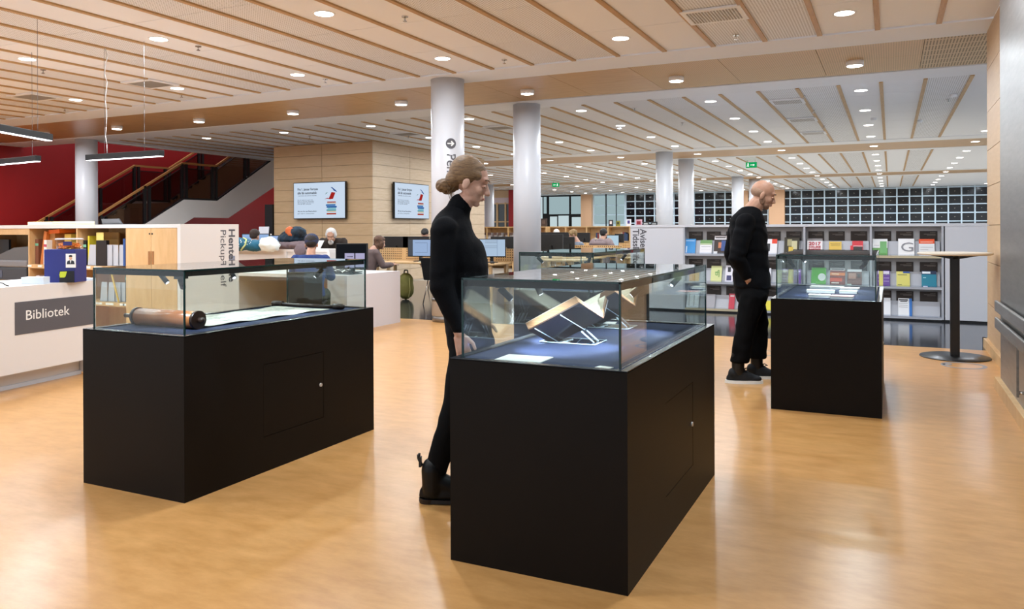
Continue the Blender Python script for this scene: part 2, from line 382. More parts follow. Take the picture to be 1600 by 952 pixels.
# left far wall with glazed doors (seen between the column and the reader)
wl = struct('wall_2'); Yb = 40
def yb(px, py): return onY(px, py, Yb)
xa, xb, xc, xd_, xe = [yb(p, 320).x for p in (730, 746, 762, 797, 806)]
MB().box((-30, Yb+.1, 0), (-18.2, Yb+.3, H), flat('b4a79c')).build('wall_core', wl)
MB().box((xa-4, Yb, 0), (xb, Yb+.1, H-.02), red_m).build('red_panel', wl)
MB().box((xb, Yb, 3.5-.45), (xe, Yb+.1, H-.02), panel_m).build('wood_frieze', wl)
MB().box((xb, Yb-.02, 2.8), (xe, Yb+.1, 3.12), flat('d8c4c4')).build('plaster_band', wl)
MB().box((xd_+.05, Yb-.3, 0), (xe, Yb+.1, H-.02), red_m).build('red_panel', wl)
w4 = struct('window_4')
MB().box((xb, Yb+.02, .9), (xd_, Yb+.08, 2.8), flat('3c3f3e', .2)).build('glazing', w4)
for p in (746, 759, 777, 790, 797): MB().box((yb(p, 320).x-.05, Yb-.04, .9), (yb(p, 320).x+.05, Yb+.05, 2.85), birch_m).build('window_frame', w4)
for z in (1.0, 1.75, 2.78): MB().box((xb, Yb-.03, z-.03), (xd_, Yb+.05, z+.03), birch_m).build('window_frame', w4)
MB().box((xb, Yb-.25, 1.0), (yb(761, 340).x, Yb-.05, 2.0), birch_m).build('wall_2', kind='structure')

# staircase
st = struct('stair')
ST = [(14.42, 1.55), (15.6, 2.19), (16.79, 2.19), (19.2, 3.63), (21.5, 5.0)]
SB = [(13.2, .3), (15.93, 1.70), (17.2, 1.70), (19.2, 2.75), (21.5, 4.0)]
pts = [(-17.62, y, z) for y, z in [(12.9, .73)]+ST] + [(-17.62, y, z) for y, z in SB[::-1]] + [(-17.62, 12.9, .14)]
MB().prism(pts, (.1, 0, 0), mat('stringer_paint', 'f2ece6', .5)).build('stringer', st)
MB().prism([(p[0]-2.0, p[1], p[2]) for p in pts], (.1, 0, 0), mat('stringer_paint')).build('stringer', st)
tm = mat('dark_oak_tread', '6b4a2c', .45)
def steps(y0, z0, y1, z1, n):
    for k in range(n):
        ya = y0+(y1-y0)*k/n; yc = y0+(y1-y0)*(k+1)/n; z = z0+(z1-z0)*(k+1)/n
        MB().box((-19.52, ya, z-.16), (-17.62, yc+.03, z), tm).build('step', st)
steps(12.9, .6, 15.6, 2.1, 9); steps(16.79, 2.1, 20.9, 4.55, 15)
MB().box((-19.52, 15.6, 1.95), (-17.62, 16.82, 2.1), tm).build('landing', st)
rail_w = mat('oak_handrail', 'b98449', .4)
for X, lab in ((-17.60, 'near stair balustrade with oak handrail, black posts and dark glass'), (-19.5, 'far stair balustrade with oak handrail behind the first, along the red wall')):
    t = thing('balustrade', lab, 'railing', (0, 0, 0), group='stair balustrades')
    P = [(11.8, 0.0), (15.6, 2.19), (16.79, 2.19), (20.9, 4.64)]
    def zof(y):
        for (a, b), (c, d) in zip(P[:-1], P[1:]):
            if a <= y <= c: return b+(d-b)*(y-a)/(c-a)
    ysx = [12.0, 13.05, 14.45, 15.66, 16.73, 18.0, 19.4, 20.7]
    if X < -18: pl = ysx
    for a, c in zip(P[:-1], P[1:]):
        b = MB(); b.hexa([(X-.03, a[0], a[1]+.98), (X+.03, a[0], a[1]+.98), (X+.03, c[0], c[1]+.98), (X-.03, c[0], c[1]+.98), (X-.03, a[0], a[1]+1.035), (X+.03, a[0], a[1]+1.035), (X+.03, c[0], c[1]+1.035), (X-.03, c[0], c[1]+1.035)], rail_w)
        b.build('handrail', t)
        MB().hexa([(X-.012, a[0], a[1]+.86), (X+.012, a[0], a[1]+.86), (X+.012, c[0], c[1]+.86), (X-.012, c[0], c[1]+.86), (X-.012, a[0], a[1]+.885), (X+.012, a[0], a[1]+.885), (X+.012, c[0], c[1]+.885), (X-.012, c[0], c[1]+.885)], black_m).build('top_rail', t)
        MB().hexa([(X-.03, a[0], a[1]-.0), (X+.055, a[0], a[1]-.0), (X+.055, c[0], c[1]-.0), (X-.03, c[0], c[1]-.0), (X-.03, a[0], a[1]+.05), (X+.055, a[0], a[1]+.05), (X+.055, c[0], c[1]+.05), (X-.03, c[0], c[1]+.05)], black_m).build('bottom_rail', t)
    for y in ysx:
        for dy in (-.07, .07): MB().box((X-.03, y+dy-.04, zof(y)), (X+.03, y+dy+.04, zof(y)+.985), black_m).build('post', t)
    for a, c in zip(ysx[:-1], ysx[1:]):
        a += .11; c -= .11
        MB().prism([(X-.004, a, zof(a)+.05), (X-.004, c, zof(c)+.05), (X-.004, c, zof(c)+.86), (X-.004, a, zof(a)+.86)], (.008, 0, 0), dglass_m).build('glass_pane', t)

# ================================================================== CEILING FITTINGS
ORD = ['first', 'second', 'third', 'fourth', 'fifth', 'sixth', 'seventh', 'eighth', 'ninth', 'tenth', 'eleventh']
ring = MB().lathe([(.115, -.004), (.115, .004), (.09, .004)], m=white_m, n=24).mesh('trim_ring')
glow = MB().cyl((0, 0, -.0065), (0, 0, -.0045), .095, m=lampglow_m, n=24).mesh('diffuser')
can = MB().cyl((0, 0, -.06), (0, 0, .01), .11, m=white_m, n=24).mesh('housing')
LX = [-.42-2.385*k for k in range(9)]
def lamp(x, y, z, label, group, surf=False, w=1.0):
    t = thing('downlight', label, 'ceiling light', (x, y, z), group=group)
    if surf: piece('housing', can, t, (0, 0, 0)); piece('diffuser', glow, t, (0, 0, -.056)); dz = -.066
    else: piece('trim_ring', ring, t, (0, 0, -.002)); piece('diffuser', glow, t, (0, 0, 0)); dz = -.01
    l = bpy.data.lights.new('downlight_lamp', 'AREA'); l.shape = 'DISK'; l.size = .18; l.energy = LAMP_W*w; l.color = (.84, .92, 1); l.spread = math.radians(175)
    lo = bpy.data.objects.new('downlight_lamp', l); COL.objects.link(lo); lo.location = (0, 0, dz); lo.parent = t
rowsL = [(8.74, 'first row before the wooden strip', 9, H), (6.39, 'second row before the wooden strip', 9, H), (4.03, 'third row before the wooden strip', 8, H),
         (1.7, 'row above the standing point', 6, H)]
for y, rn, n, z in rowsL:
    for k in range(n): lamp(LX[k], y, z, f'round recessed downlight, {ORD[k]} from right in {rn}', 'recessed downlights in the near ceiling')
for k in range(9): lamp(LX[k], 11.36, H+.0, f'round surface downlight on the near wooden strip, {ORD[k]} from the right', 'surface downlights on the near wooden strip', True)
for j, y in enumerate((13.78, 16.15, 18.52, 20.85)):
    for k in range(-1, 8 if j == 0 else (6 if y < 22 else 8)):
        if k >= 5 and j > 0 or (k == 7): continue
        lab = f'recessed downlight, {ORD[k+1]} from right in row {["one", "two", "three", "four"][j]} beyond the wooden strip'
        lamp(-.42-2.385*k if k >= 0 else 1.97, y, H, lab, 'recessed downlights in the middle ceiling')
for k in range(-1, 8): lamp(-.4-2.37*k, 23.37, H, f'round downlight on the second wooden strip, {ORD[k+1]} from the right', 'downlights on the second wooden strip')
for j, y in enumerate((26.1, 28.5, 30.85, 33.2)):
    for k in range(-2, 7): lamp(-.4-2.38*k, y, H, f'small downlight beyond second wooden strip, {ORD[k+2]} from right in row {["one", "two", "three", "four"][j]}', 'far downlights before the third strip', w=1)
for j, y in enumerate((35.5, 38.3, 41.0, 43.7, 46.0)):
    for k in range(-2, 8): lamp(-.4-2.38*k, y, H, f'tiny distant downlight, {ORD[k+2]} from right in {["first", "second", "third", "fourth", "last"][j]} row near the end wall', 'distant downlights by the end wall', w=1)
for k, (x, y) in enumerate(((-19.2, 14.5), (-19.2, 18.5), (-16, 15), (-16, 20), (-18.5, 23), (-19.3, 25.5))): lamp(x, y, 7.6, f'added unseen lamp high over the staircase, {ORD[k]} from the near end', 'added lamps over the staircase', w=2.2)  # invented lamps out of view, added to brighten the dark stairwell
# air vents
def vent(x, y, lab, w=.6, d=.55):
    t = thing('air_vent', lab, 'vent', (x, y, H-.012), group='slotted air vents in the ceiling')
    b = MB(); b.box((-w/2, -d/2, -.012), (w/2, d/2, .008), tile_m); b.build('frame', t)
    for k in range(17): 
        xx = -w/2+.06+k*(w-.12)/16
        MB().box((xx-.007, -d/2+.07, -.016), (xx+.007, d/2-.07, -.011), flat('9a938a')).build('slot', t)
vent(-1.62, 8.18, 'square slotted air vent in the near ceiling above the cases, upper right'); vent(-9.95, 8.24, 'slotted air vent in the near ceiling at upper left')
for j, y in enumerate((14.35, 16.9, 19.4)): vent(-1.6, y, f'slotted air vent beyond the wooden strip, {ORD[j]} of three going away on the right', w=.55)
vent(-12.6, 8.2, 'slotted air vent in the ceiling at far upper left')
for k, (x, y) in enumerate(((-10, 15.2), (-7.6, 15.2))): vent(x, y, ['slotted air vent over the wood clad block, left of the pair', 'slotted air vent over the wood clad block, right of the pair'][k])
# sprinklers, detectors
spm = MB().cyl((0, 0, -.012), (0, 0, 0), .035, m=chrome_m, n=12).cyl((0, 0, -.05), (0, 0, -.01), .009, m=chrome_m, n=8).cyl((0, 0, -.056), (0, 0, -.05), .022, m=chrome_m, n=10).mesh('sprinkler')
for k, (x, y, lab) in enumerate([(-1.58, 9.17, 'beside the square vent, upper right'), (-4.51, 6.84, 'between the two top centre downlights'), (-7.44, 6.84, 'under the upper left downlight'), (-4.51, 9.16, 'near the top of the big column, right'),
      (-7.44, 9.18, 'left of the big column by the white band'), (-10.4, 6.89, 'at the left edge below the upper left light'), (-10.33, 9.15, 'by the white band behind the left vent'), (-13.34, 9.23, 'at far left by the white band'),
      (-4.2, 13.9, 'beyond the wooden strip over the second column'), (-1.3, 13.9, 'right of centre just beyond the wooden strip'), (-1.3, 15.7, 'between the first and second far vents'), (-1.3, 18.2, 'between the second and third far vents'), (-3.9, 16.3, 'in the middle of the second ceiling field'), (.9, 15.4, 'near the right wall beyond the wooden strip'), (-12.3, 14.6, 'over the wood clad block at left'), (-10.2, 15.6, 'over the corner of the wood clad block')]):
    o = piece('sprinkler', spm, None, (x, y, H)); tag(o, 'small chrome ceiling sprinkler '+lab, 'sprinkler', 'ceiling sprinklers')
dm = MB().lathe([(.03, -.05), (.05, -.04), (.055, -.01), (.05, 0)], m=white_m, n=16).mesh('smoke_detector')
for x, y, lab in ((-.3, 17.4, 'between two far downlights right of centre'), (.95, 14.9, 'near the right wall beyond the strip'), (-5.3, 16.4, 'over the second column'), (.55, 18.2, 'further away near the right wall')):
    o = piece('smoke_detector', dm, None, (x, y, H)); tag(o, 'white round smoke detector '+lab, 'smoke detector', 'smoke detectors')
# exit signs
ex = emis('exit_green', '12a35a', 1.1)
def exit_sign(x, y, lab, arrow=1):
    t = thing('exit_sign', lab, 'exit sign', (x, y, 0), group='green exit signs')
    MB().box((-.17, -.03, 3.3), (.17, .03, 3.48), ex).build('sign_box', t)
    for xx in (-.12, .12): MB().cyl((xx, 0, 3.48), (xx, 0, H), .006, m=black_m, n=6).build('rod', t)
    b = MB(); w_ = emis('exit_white', 'ffffff', 1.6); y0 = -.032
    b.box((-.03, y0, 3.38), (.07, y0+.002, 3.395), w_); b.prism([(.06, y0, 3.42), (.11, y0, 3.388), (.06, y0, 3.355)], (0, .002, 0), w_)
    if arrow < 0:
        for v in b.bm.verts: v.co.x *= -1
    b.build('arrow', t)
    b = MB(); sx = -arrow*.1
    b.ball((sx, y0, 3.44), (.014, .003, .014), w_, 1); b.prism([(sx-.02, y0, 3.42), (sx+.022, y0, 3.425), (sx+.01, y0, 3.375), (sx+.03, y0, 3.33), (sx+.012, y0, 3.33), (sx-.008, y0, 3.362), (sx-.03, y0, 3.335), (sx-.042, y0, 3.345), (sx-.014, y0, 3.38)], (0, .002, 0), w_)
    b.build('running_figure', t)
exit_sign(-4.05, 26.3, 'green exit sign with right arrow hanging above the bald man', 1)
exit_sign(-14.05, 33.9, 'green exit sign with left arrow hanging right of the second column', -1)
# linear pendants
def pendant(a, b_, z, lab, w1, w2):
    a = Vector((a[0], a[1], z)); b_ = Vector((b_[0], b_[1], z)); mid = (a+b_)/2; L = (b_-a).length; an = math.atan2(b_.y-a.y, b_.x-a.x)
    t = thing('pendant_light', lab, 'pendant light', mid, an, 'long black pendant tubes over the desks')
    MB().box((-L/2, -.035, 0), (L/2, .035, .07), black_m).build('housing', t, bevel=.004)
    MB().box((-L/2+.01, -.03, -.004), (L/2-.01, .03, .001), tube_m).build('diffuser', t)
    for i, u in enumerate((w1, w2)):
        p = [(u, 0, .07+(H-z-.07)*k/8) for k in range(9)]
        MB().tube(p, .0022, m=flat('6d6d70'), n=5).build('suspension_wire', t)
    r = random.Random(4); p = [(w1+.03+.02*math.sin(k*1.9), .01*math.cos(k*2.3), .07+(H-z-.07)*k/12) for k in range(13)]
    MB().tube(p, .005, m=flat('d8d8d8'), n=6).build('power_cable', t)
    l = bpy.data.lights.new('tube_lamp', 'AREA'); l.shape = 'RECTANGLE'; l.size = L-.02; l.size_y = .055; l.energy = 22; l.color = (.92, .95, 1); l.spread = math.radians(160)
    lo = bpy.data.objects.new('tube_lamp', l); COL.objects.link(lo); lo.location = (0, 0, -.008); lo.parent = t
p1, p2 = onZ(137, 251, 2.2), onZ(253, 244, 2.2); pendant(p1, p2, 2.2, 'black linear pendant tube hanging before the white column at left', -.33, .35)
p1, p2 = onZ(0, 257.5, 2.2), onZ(60, 252, 2.2); d = (p2-p1).normalized(); p1 = p1-d*.5; pendant(p1, p2, 2.2, 'lower of the two black linear pendant tubes at the left edge', -.3, (p2-p1).length/2-.14)
p1, p2 = onZ(0, 206, 2.3), onZ(78, 220, 2.3); d = (p2-p1).normalized(); p1 = p1-d*.6; pendant(p1, p2, 2.3, 'upper of the two black linear pendant tubes at the left edge', -.3, (p2-p1).length/2-.2)

# ================================================================== DISPLAY CASES
CW, CL, CH, GT = .75, 1.578, .822, 1.15
def spotl(t, x, y, tx, ty, power, flip=1):
    d = Vector((tx-x, ty-y, -.3)).normalized()
    s_ = MB().box((x-.02, y-.028, GT-.05), (x+.02, y+.028, GT-.012), black_m); s_.cyl((x, y, GT-.06), (x, y, GT-.045), .012, m=black_m, n=10)
    o = s_.build('spotlight', t)
    c = Vector((x, y, GT-.062)); MB().cyl(c-d*.012, c+d*.055, .0145, m=black_m, n=14).build('lamp_head', o)
    MB().cyl(c+d*.0555, c+d*.057, .010, m=emis('led_white', 'e6eeff', 5), n=12).build('led', o)
    l = bpy.data.lights.new('case_spot', 'SPOT'); l.energy = power; l.color = (.74, .84, 1); l.spot_size = math.radians(95); l.spot_blend = .8; l.shadow_soft_size = .012
    lo = bpy.data.objects.new('case_spot', l); COL.objects.link(lo); lo.location = c+d*.066; lo.rotation_euler = d.to_track_quat('-Z', 'Y').to_euler(); lo.parent = t
def case(x0, y0, lab, door=True, sp=(), pw=9):
    t = thing('display_case', lab, 'display case', (x0, y0, 0), group='black museum display cases')
    b = MB(); th = .018
    for q in (((0, 0, 0), (CW, th, CH)), ((0, CL-th, 0), (CW, CL, CH)), ((0, th, 0), (th, CL-th, CH))): b.box(*q, case_m)
    b.box((th, th, 0), (CW-th, CL-th, .03), case_m)
    # right hand side with an opening for the access door
    if door:
        ya, yb_, za, zb = .545, 1.06, .195, .60
        for q in (((CW-th, th, 0), (CW, ya, CH)), ((CW-th, yb_, 0), (CW, CL-th, CH)), ((CW-th, ya, 0), (CW, yb_, za)), ((CW-th, ya, zb), (CW, yb_, CH))): b.box(*q, case_m)
    else: b.box((CW-th, th, 0), (CW, CL-th, CH), case_m)
    b.build('plinth', t)
    if door:
        dr = MB().box((CW-th, ya+.0025, za+.0025), (CW-.0008, yb_-.0025, zb-.0025), case_m).build('access_door', t)
        MB().cyl((CW-.001, yb_-.03, .40), (CW+.006, yb_-.03, .40), .011, m=mat('satin_nickel', 'dcdcdc', .4, metal=.5), n=16).build('lock', dr, label='chrome lock')
    MB().box((th, th, CH-.02), (CW-th, CL-th, CH-.004), felt_m).build('felt_floor', t)
    b = MB()
    for q in (((0, 0, CH-.003), (CW, .03, CH+.003)), ((0, CL-.03, CH-.003), (CW, CL, CH+.003)), ((0, .03, CH-.003), (.03, CL-.03, CH+.003)), ((CW-.03, .03, CH-.003), (CW, CL-.03, CH+.003))): b.box(*q, mat('dark_metal_rim', '3a3c40', .25, metal=.6))
    b.build('rim', t)
    i = .036; g = .008; zb = CH+.003
    for nm, q in (('a', ((i, i, zb), (CW-i, i+g, GT-g))), ('b', ((i, CL-i-g, zb), (CW-i, CL-i, GT-g))), ('c', ((i, i+g, zb), (i+g, CL-i-g, GT-g))), ('d', ((CW-i-g, i+g, zb), (CW-i, CL-i-g, GT-g))), ('e', ((i, i, GT-g), (CW-i, CL-i, GT)))):
        MB().box(*q, glass_m).build('glass_pane', t)
    b = MB()
    for xx in (i, CW-i-.006):
        for yy in (i, CL-i-.006): b.box((xx-.001, yy-.001, zb), (xx+.007, yy+.007, GT-.002), edge_m)
    for q in (((i, i-.001, GT-.008), (CW-i, i+.004, GT)), ((i, CL-i-.004, GT-.008), (CW-i, CL-i+.001, GT)), ((i-.001, i, GT-.008), (i+.004, CL-i, GT)), ((CW-i-.004, i, GT-.008), (CW-i+.001, CL-i, GT))): b.box(*q, edge_m)
    b.build('glass_edge', t)
    b = MB(); r0_, r1_ = GT-.034, GT-.0085
    for q in (((i+g, i+g, r0_), (CW-i-g, i+g+.012, r1_)), ((i+g, CL-i-g-.012, r0_), (CW-i-g, CL-i-g, r1_)), ((i+g, i+g, r0_), (i+g+.012, CL-i-g, r1_)), ((CW-i-g-.012, i+g, r0_), (CW-i-g, CL-i-g, r1_))): b.box(*q, black_m)
    b.build('lamp_rail', t)
    for s_ in sp: spotl(t, *s_, pw)
    return t
case(-3.892, 2.79, 'low black display case at left holding the long unrolled scroll', sp=[(.10, .42, .35, .5), (.10, .95, .35, .9), (.62, .10, .4, .4), (.62, 1.2, .4, 1.0)], pw=6)
case(-1.62, 2.777, 'large black display case in front centre with two open books', sp=[(.13, .22, .35, .45), (.10, .64, .24, .68), (.10, 1.22, .24, 1.26), (.62, .62, .3, .5), (.62, 1.3, .4, 1.0)], pw=26)
case(-.806, 6.118, 'black display case at right with small pamphlets, before the magazine shelf', sp=[(.10, .3, .35, .5), (.64, .12, .4, .5), (.10, 1.2, .4, 1.0), (.64, 1.3, .4, 1.0)], pw=9)
case(-2.93, 6.118, 'black display case standing behind the front centre case', door=False, sp=[(.10, .3, .35, .5), (.62, .2, .4, .5), (.62, 1.2, .4, 1.0)], pw=12)

# scroll in the left case
FZ = CH-.004
t = thing('scroll', 'brown Torah-like leather scroll cylinder with pale parchment unrolled along the case', 'scroll', (0, 0, 0))
t['label'] = 'scroll of pale parchment unrolled from a brown cylinder inside the left case'
scr = mat('brown_parchment_roll', 'b5703f', .3, noise_=('8d5230', 6, 5), coat=.2)
R_ = .046; yc = 3.06; zc = FZ+.05
MB().lathe([(.05, 0), (.05, .012), (R_, .02), (R_, .45), (.05, .458), (.05, .47)], m=scr, n=32)
b = MB(); b.mi(scr)
b.cyl((-3.80, yc, zc), (-3.345, yc, zc), R_, m=scr, n=36); ro = b.build('roll', t)
for x0, x1 in ((-3.812, -3.792), (-3.352, -3.332)): MB().cyl((x0, yc, zc), (x1, yc, zc), .05, m=mat('dark_turned_wood', '2e1c14', .3), n=36).build('end_disc', t)
MB().cyl((-3.815, yc, zc), (-3.90, yc, zc), .015, .011, m=mat('dark_turned_wood'), n=16).ball((-3.90, yc, zc), .013).build('handle', t)
MB().cyl((-3.332, yc, zc), (-3.315, yc, zc), .014, m=mat('dark_turned_wood'), n=16).ball((-3.31, yc, zc), .016).build('knob', t)
par = mat('pale_parchment', 'd6d3c4', .6, noise_=('c0bfb2', 14, 4))
b = MB(); b.open = True; n = 40; rowsP = []; b.mi(par)
for k in range(n+1):
    u = k/n; y = 3.06+u*1.11; z = FZ+.0045+.006*abs(math.sin(u*9))*(1-u)+.012*max(0, 1-u*14)
    rowsP.append([b.bm.verts.new((x, y, z+.003*math.sin(u*23+x*7))) for x in (-3.79, -3.65, -3.5, -3.35)])
for a, c in zip(rowsP[:-1], rowsP[1:]):
    for k in range(3): b.bm.faces.new((a[k], a[k+1], c[k+1], c[k]))
pp = b.build('parchment', t); md = pp.modifiers.new('s', 'SOLIDIFY'); md.thickness = .0015; md.offset = 1
b = MB(); inkm = mat('faded_ink', '6a6a66', .8)
rr = random.Random(3)
for k in range(30):
    y = 3.3+k*.027
    for j in range(3):
        if rr.random() < .3: continue
        x = -3.76+j*.14+rr.random()*.03; b.box((x, y, FZ+.0135), (x+.05+rr.random()*.06, y+.003, FZ+.0142), inkm)
b.build('writing', t, kind='stuff')
MB().cyl((-3.80, 4.20, FZ+.016), (-3.32, 4.20, FZ+.016), .013, m=mat('dark_turned_wood'), n=14).build('end_roller', t)
for x0, x1 in ((-3.86, -3.78), (-3.34, -3.27)): MB().cyl((x0, 4.2, FZ+.02), (x1, 4.2, FZ+.02), .019, m=mat('dark_turned_wood'), n=16).ball((x1 if x0 > -3.5 else x0, 4.2, FZ+.02), .018).build('knob', t)

# books on acrylic cradles in the centre case
cover = mat('brown_leather_cover', '4a2c1e', .4, noise_=('3a2116', 12, 5)); pages = mat('book_page_edge', 'bd9164', .75, noise_=('9c7048', 90, 2), stretch=(.2, 1, 6)); page = mat('cream_page', 'efe9d6', .7, noise_=('e4dcc4', 30, 3))
def book(off, lab, fan=1, sc=1):
    O = Vector(off); A = Vector((-1.486, 3.25, .892)); R2 = Vector((-1.237, 3.25, 1.026))
    t = thing('open_book', lab, 'book', (O.x-1.35, O.y+3.42, FZ), group='open antique books on acrylic cradles'); o0 = Vector((-1.35, 3.42, FZ))
    up = (R2-A); G = Vector((.055, .16, -.082)); F = Vector((.03, .30, -.012))
    nn = up.normalized().cross(Vector((0, 1, 0))).normalized()   # page normal side
    if nn.z < 0: nn = -nn
    def P(s, side, d): # s along height, side 0 edge,1 gutter,2 far edge
        base = [Vector((0, 0, 0)), G, F][side]; return A-o0+up*s+base+nn*d
    T = .030
    MB().hexa([P(0, 0, -.006), P(0, 1, -.006), P(0, 1, 0), P(0, 0, 0), P(1, 0, -.006), P(1, 1, -.006), P(1, 1, 0), P(1, 0, 0)], cover).build('cover', t)
    MB().hexa([P(0, 1, -.006), P(0, 2, -.006), P(0, 2, 0), P(0, 1, 0), P(1, 1, -.006), P(1, 2, -.006), P(1, 2, 0), P(1, 1, 0)], cover).build('cover', t)
    MB().hexa([P(.01, 0, 0), P(.01, 1, 0), P(.01, 1, T*.5), P(.01, 0, T), P(.99, 0, 0), P(.99, 1, 0), P(.99, 1, T*.5), P(.99, 0, T)], pages).build('text_block', t)
    MB().hexa([P(.01, 1, 0), P(.01, 2, 0), P(.01, 2, T*.7), P(.01, 1, T*.5), P(.99, 1, 0), P(.99, 2, 0), P(.99, 2, T*.7), P(.99, 1, T*.5)], pages).build('text_block', t)
    MB().hexa([P(.01, 0, T), P(.01, 1, T*.5), P(.01, 1, T*.5+.001), P(.01, 0, T+.001), P(.99, 0, T), P(.99, 1, T*.5), P(.99, 1, T*.5+.001), P(.99, 0, T+.001)], page).build('page', t)
    MB().hexa([P(.01, 1, T*.5), P(.01, 2, T*.7), P(.01, 2, T*.7+.001), P(.01, 1, T*.5+.001), P(.99, 1, T*.5), P(.99, 2, T*.7), P(.99, 2, T*.7+.001), P(.99, 1, T*.5+.001)], page).build('page', t)
    b = MB(); 
    for q, ff in enumerate((.25, .5, .75)):
        e = F*ff+G*(1-ff)+nn*(.035*(1-abs(ff-.5)))
        a_ = [A-o0+up*s+G+nn*T*.5 for s in (.01, .99)]; c_ = [A-o0+up*s+e+nn*T for s in (.01, .99)]; m_ = [(x+y)/2+nn*.02 for x, y in zip(a_, c_)]
        for u_, v_ in ((a_, m_), (m_, c_)): b.hexa([u_[0], v_[0], v_[0]+nn*.0012, u_[0]+nn*.0012, u_[1], v_[1], v_[1]+nn*.0012, u_[1]+nn*.0012], page)
    b.build('raised_pages', t)
    # cradle
    c = thing('book_cradle', lab.replace('open brown book', 'clear acrylic cradle under the open brown book'), 'book stand', (O.x-1.35, O.y+3.42, FZ), group='clear acrylic book cradles')
    def cr(s, side, d): return P(s, side, d-.0095)
    for s1, s2 in ((0, 1), (1, 2)):
        MB().hexa([cr(.12, s1, -.004), cr(.12, s2, -.004), cr(.12, s2, 0), cr(.12, s1, 0), cr(.62, s1, -.004), cr(.62, s2, -.004), cr(.62, s2, 0), cr(.62, s1, 0)], clear_m).build('support_plate', c)
        b = MB()
        for s in (.12, .62): b.cyl(cr(s, s1, -.002), cr(s, s2, -.002), .0022, m=mat('acrylic_edge_glow', 'd8ecf6', .1, emit=.15), n=6)  # edge gleam painted as faint emission, struts share it
        b.build('plate_edge', c)
    g1, g2 = cr(.15, 1, -.004), cr(.6, 1, -.004)
    MB().box((-.13, -.05, 0), (.14, .12, .006), clear_m).build('base_plate', c)
    b = MB()
    for y in (-.05, .12): b.cyl((-.13, y, .004), (.14, y, .004), .0025, m=mat('acrylic_edge_glow'), n=6)
    for x in (-.13, .14): b.cyl((x, -.05, .004), (x, .12, .004), .0025, n=6)
    b.build('plate_edge', c)
    for (tp, bx) in ((g2, .12), (g1, g1.x+.03)):
        for dy in (-.03, .03):
            MB().cyl((tp.x, tp.y+dy, tp.z), (bx, .03+dy, .006), .004, m=mat('acrylic_edge_glow'), n=8).build('strut', c)
        MB().hexa([(tp.x-.001, tp.y-.03, tp.z), (tp.x+.001, tp.y-.03, tp.z), (bx+.001, 0, .006), (bx-.001, 0, .006), (tp.x-.001, tp.y+.03, tp.z), (tp.x+.001, tp.y+.03, tp.z), (bx+.001, .06, .006), (bx-.001, .06, .006)], clear_m).build('strut_plate', c)
book((0, 0, 0), 'open brown book nearer the front glass of the centre case')
book((-.03, .6, 0), 'open brown book further back in the centre case')
def sheet(x, y, w, d, rz, lab, grp=None, h=.003, m=None, cat='card'):
    b = MB().box((-w/2, -d/2, 0), (w/2, d/2, h), m or paper_m); o = b.build('caption_card', label=lab, cat=cat, group=grp); o.location = (x, y, FZ); o.rotation_euler.z = rz; return o
sheet(-1.35, 2.915, .20, .145, .03, 'white caption card lying at the front left of the centre case'); sheet(-1.46, 4.20, .15, .1, .2, 'white caption card at the back of the centre case'); sheet(-.985, 2.852, .06, .04, -.2, 'small white card touching the front glass of the centre case')
# pamphlets in the right case
pcs = [((1268, 1316), 449, 'f1ede4', '6c5a40', 'cream pamphlet, rearmost on the left'), ((1276, 1307), 451.5, 'd8d4c8', '8c8a80', None), ((1262, 1303), 455, 'e8e6dc', '777', 'white pamphlet in the left column, second from the back'),
       ((1315, 1341), 451.5, 'f4e6e0', 'c8a89a', 'pale pamphlet rearmost in the right column'), ((1313, 1338), 456, 'e9e2d2', 'b0a68c', 'cream pamphlet in the right column, middle'), ((1265, 1296), 462, 'f0efe8', '999', 'white pamphlet nearest in the left column'), ((1300, 1332), 464, 'e8b4b0', 'c86a68', 'pink pamphlet nearest in the right column')]
for k, ((xa_, xb_), py, c_, e_, lab) in enumerate(pcs):
    if lab is None: continue
    a, c2_ = onZ(xa_, py, FZ+.01), onZ(xb_, py, FZ+.01); w = (c2_-a).length; md_ = (a+c2_)/2
    o = MB().box((-w/2, -.07, .0), (w/2, .07, .016), paper_m).box((-w/2-.003, -.073, .016), (w/2+.003, .073, .019), flat(c_)).build('pamphlet', label=lab+' of the right case', cat='pamphlet', group='small pamphlets in the right case')
    o.location = (min(md_.x, -.25), md_.y, FZ); o.rotation_euler.z = .05*(k % 3-1)

# ================================================================== HIGH TABLE, FLOOR MARKS
t = thing('high_table', 'round standing table with pale top and black pedestal by the right wall', 'table', (.60, 9.34, 0))
MB().lathe([(.33, 0), (.33, .006), (.325, .012), (.05, .016)], m=mat('black_metal', '101113', .3), n=48).build('foot_plate', t)
MB().box((-.043, -.043, .012), (.043, .043, 1.05), mat('black_metal')).build('column', t, bevel=.006)
b = MB()
b.prism([(-.26, -.02, 1.062), (-.04, -.02, 1.02), (.04, -.02, 1.02), (.26, -.02, 1.062)], (0, .04, 0), mat('black_metal')); b.prism([(-.02, -.26, 1.062), (-.02, -.04, 1.02), (-.02, .04, 1.02), (-.02, .26, 1.062)], (.04, 0, 0), mat('black_metal'))
b.build('support_arm', t)
MB().lathe([(.33, 1.062), (.345, 1.066), (.345, 1.084), (.33, 1.088)], m=flat('cfc4b2'), n=48).build('table_top', t)
gm = flat('8f8f93', .4)
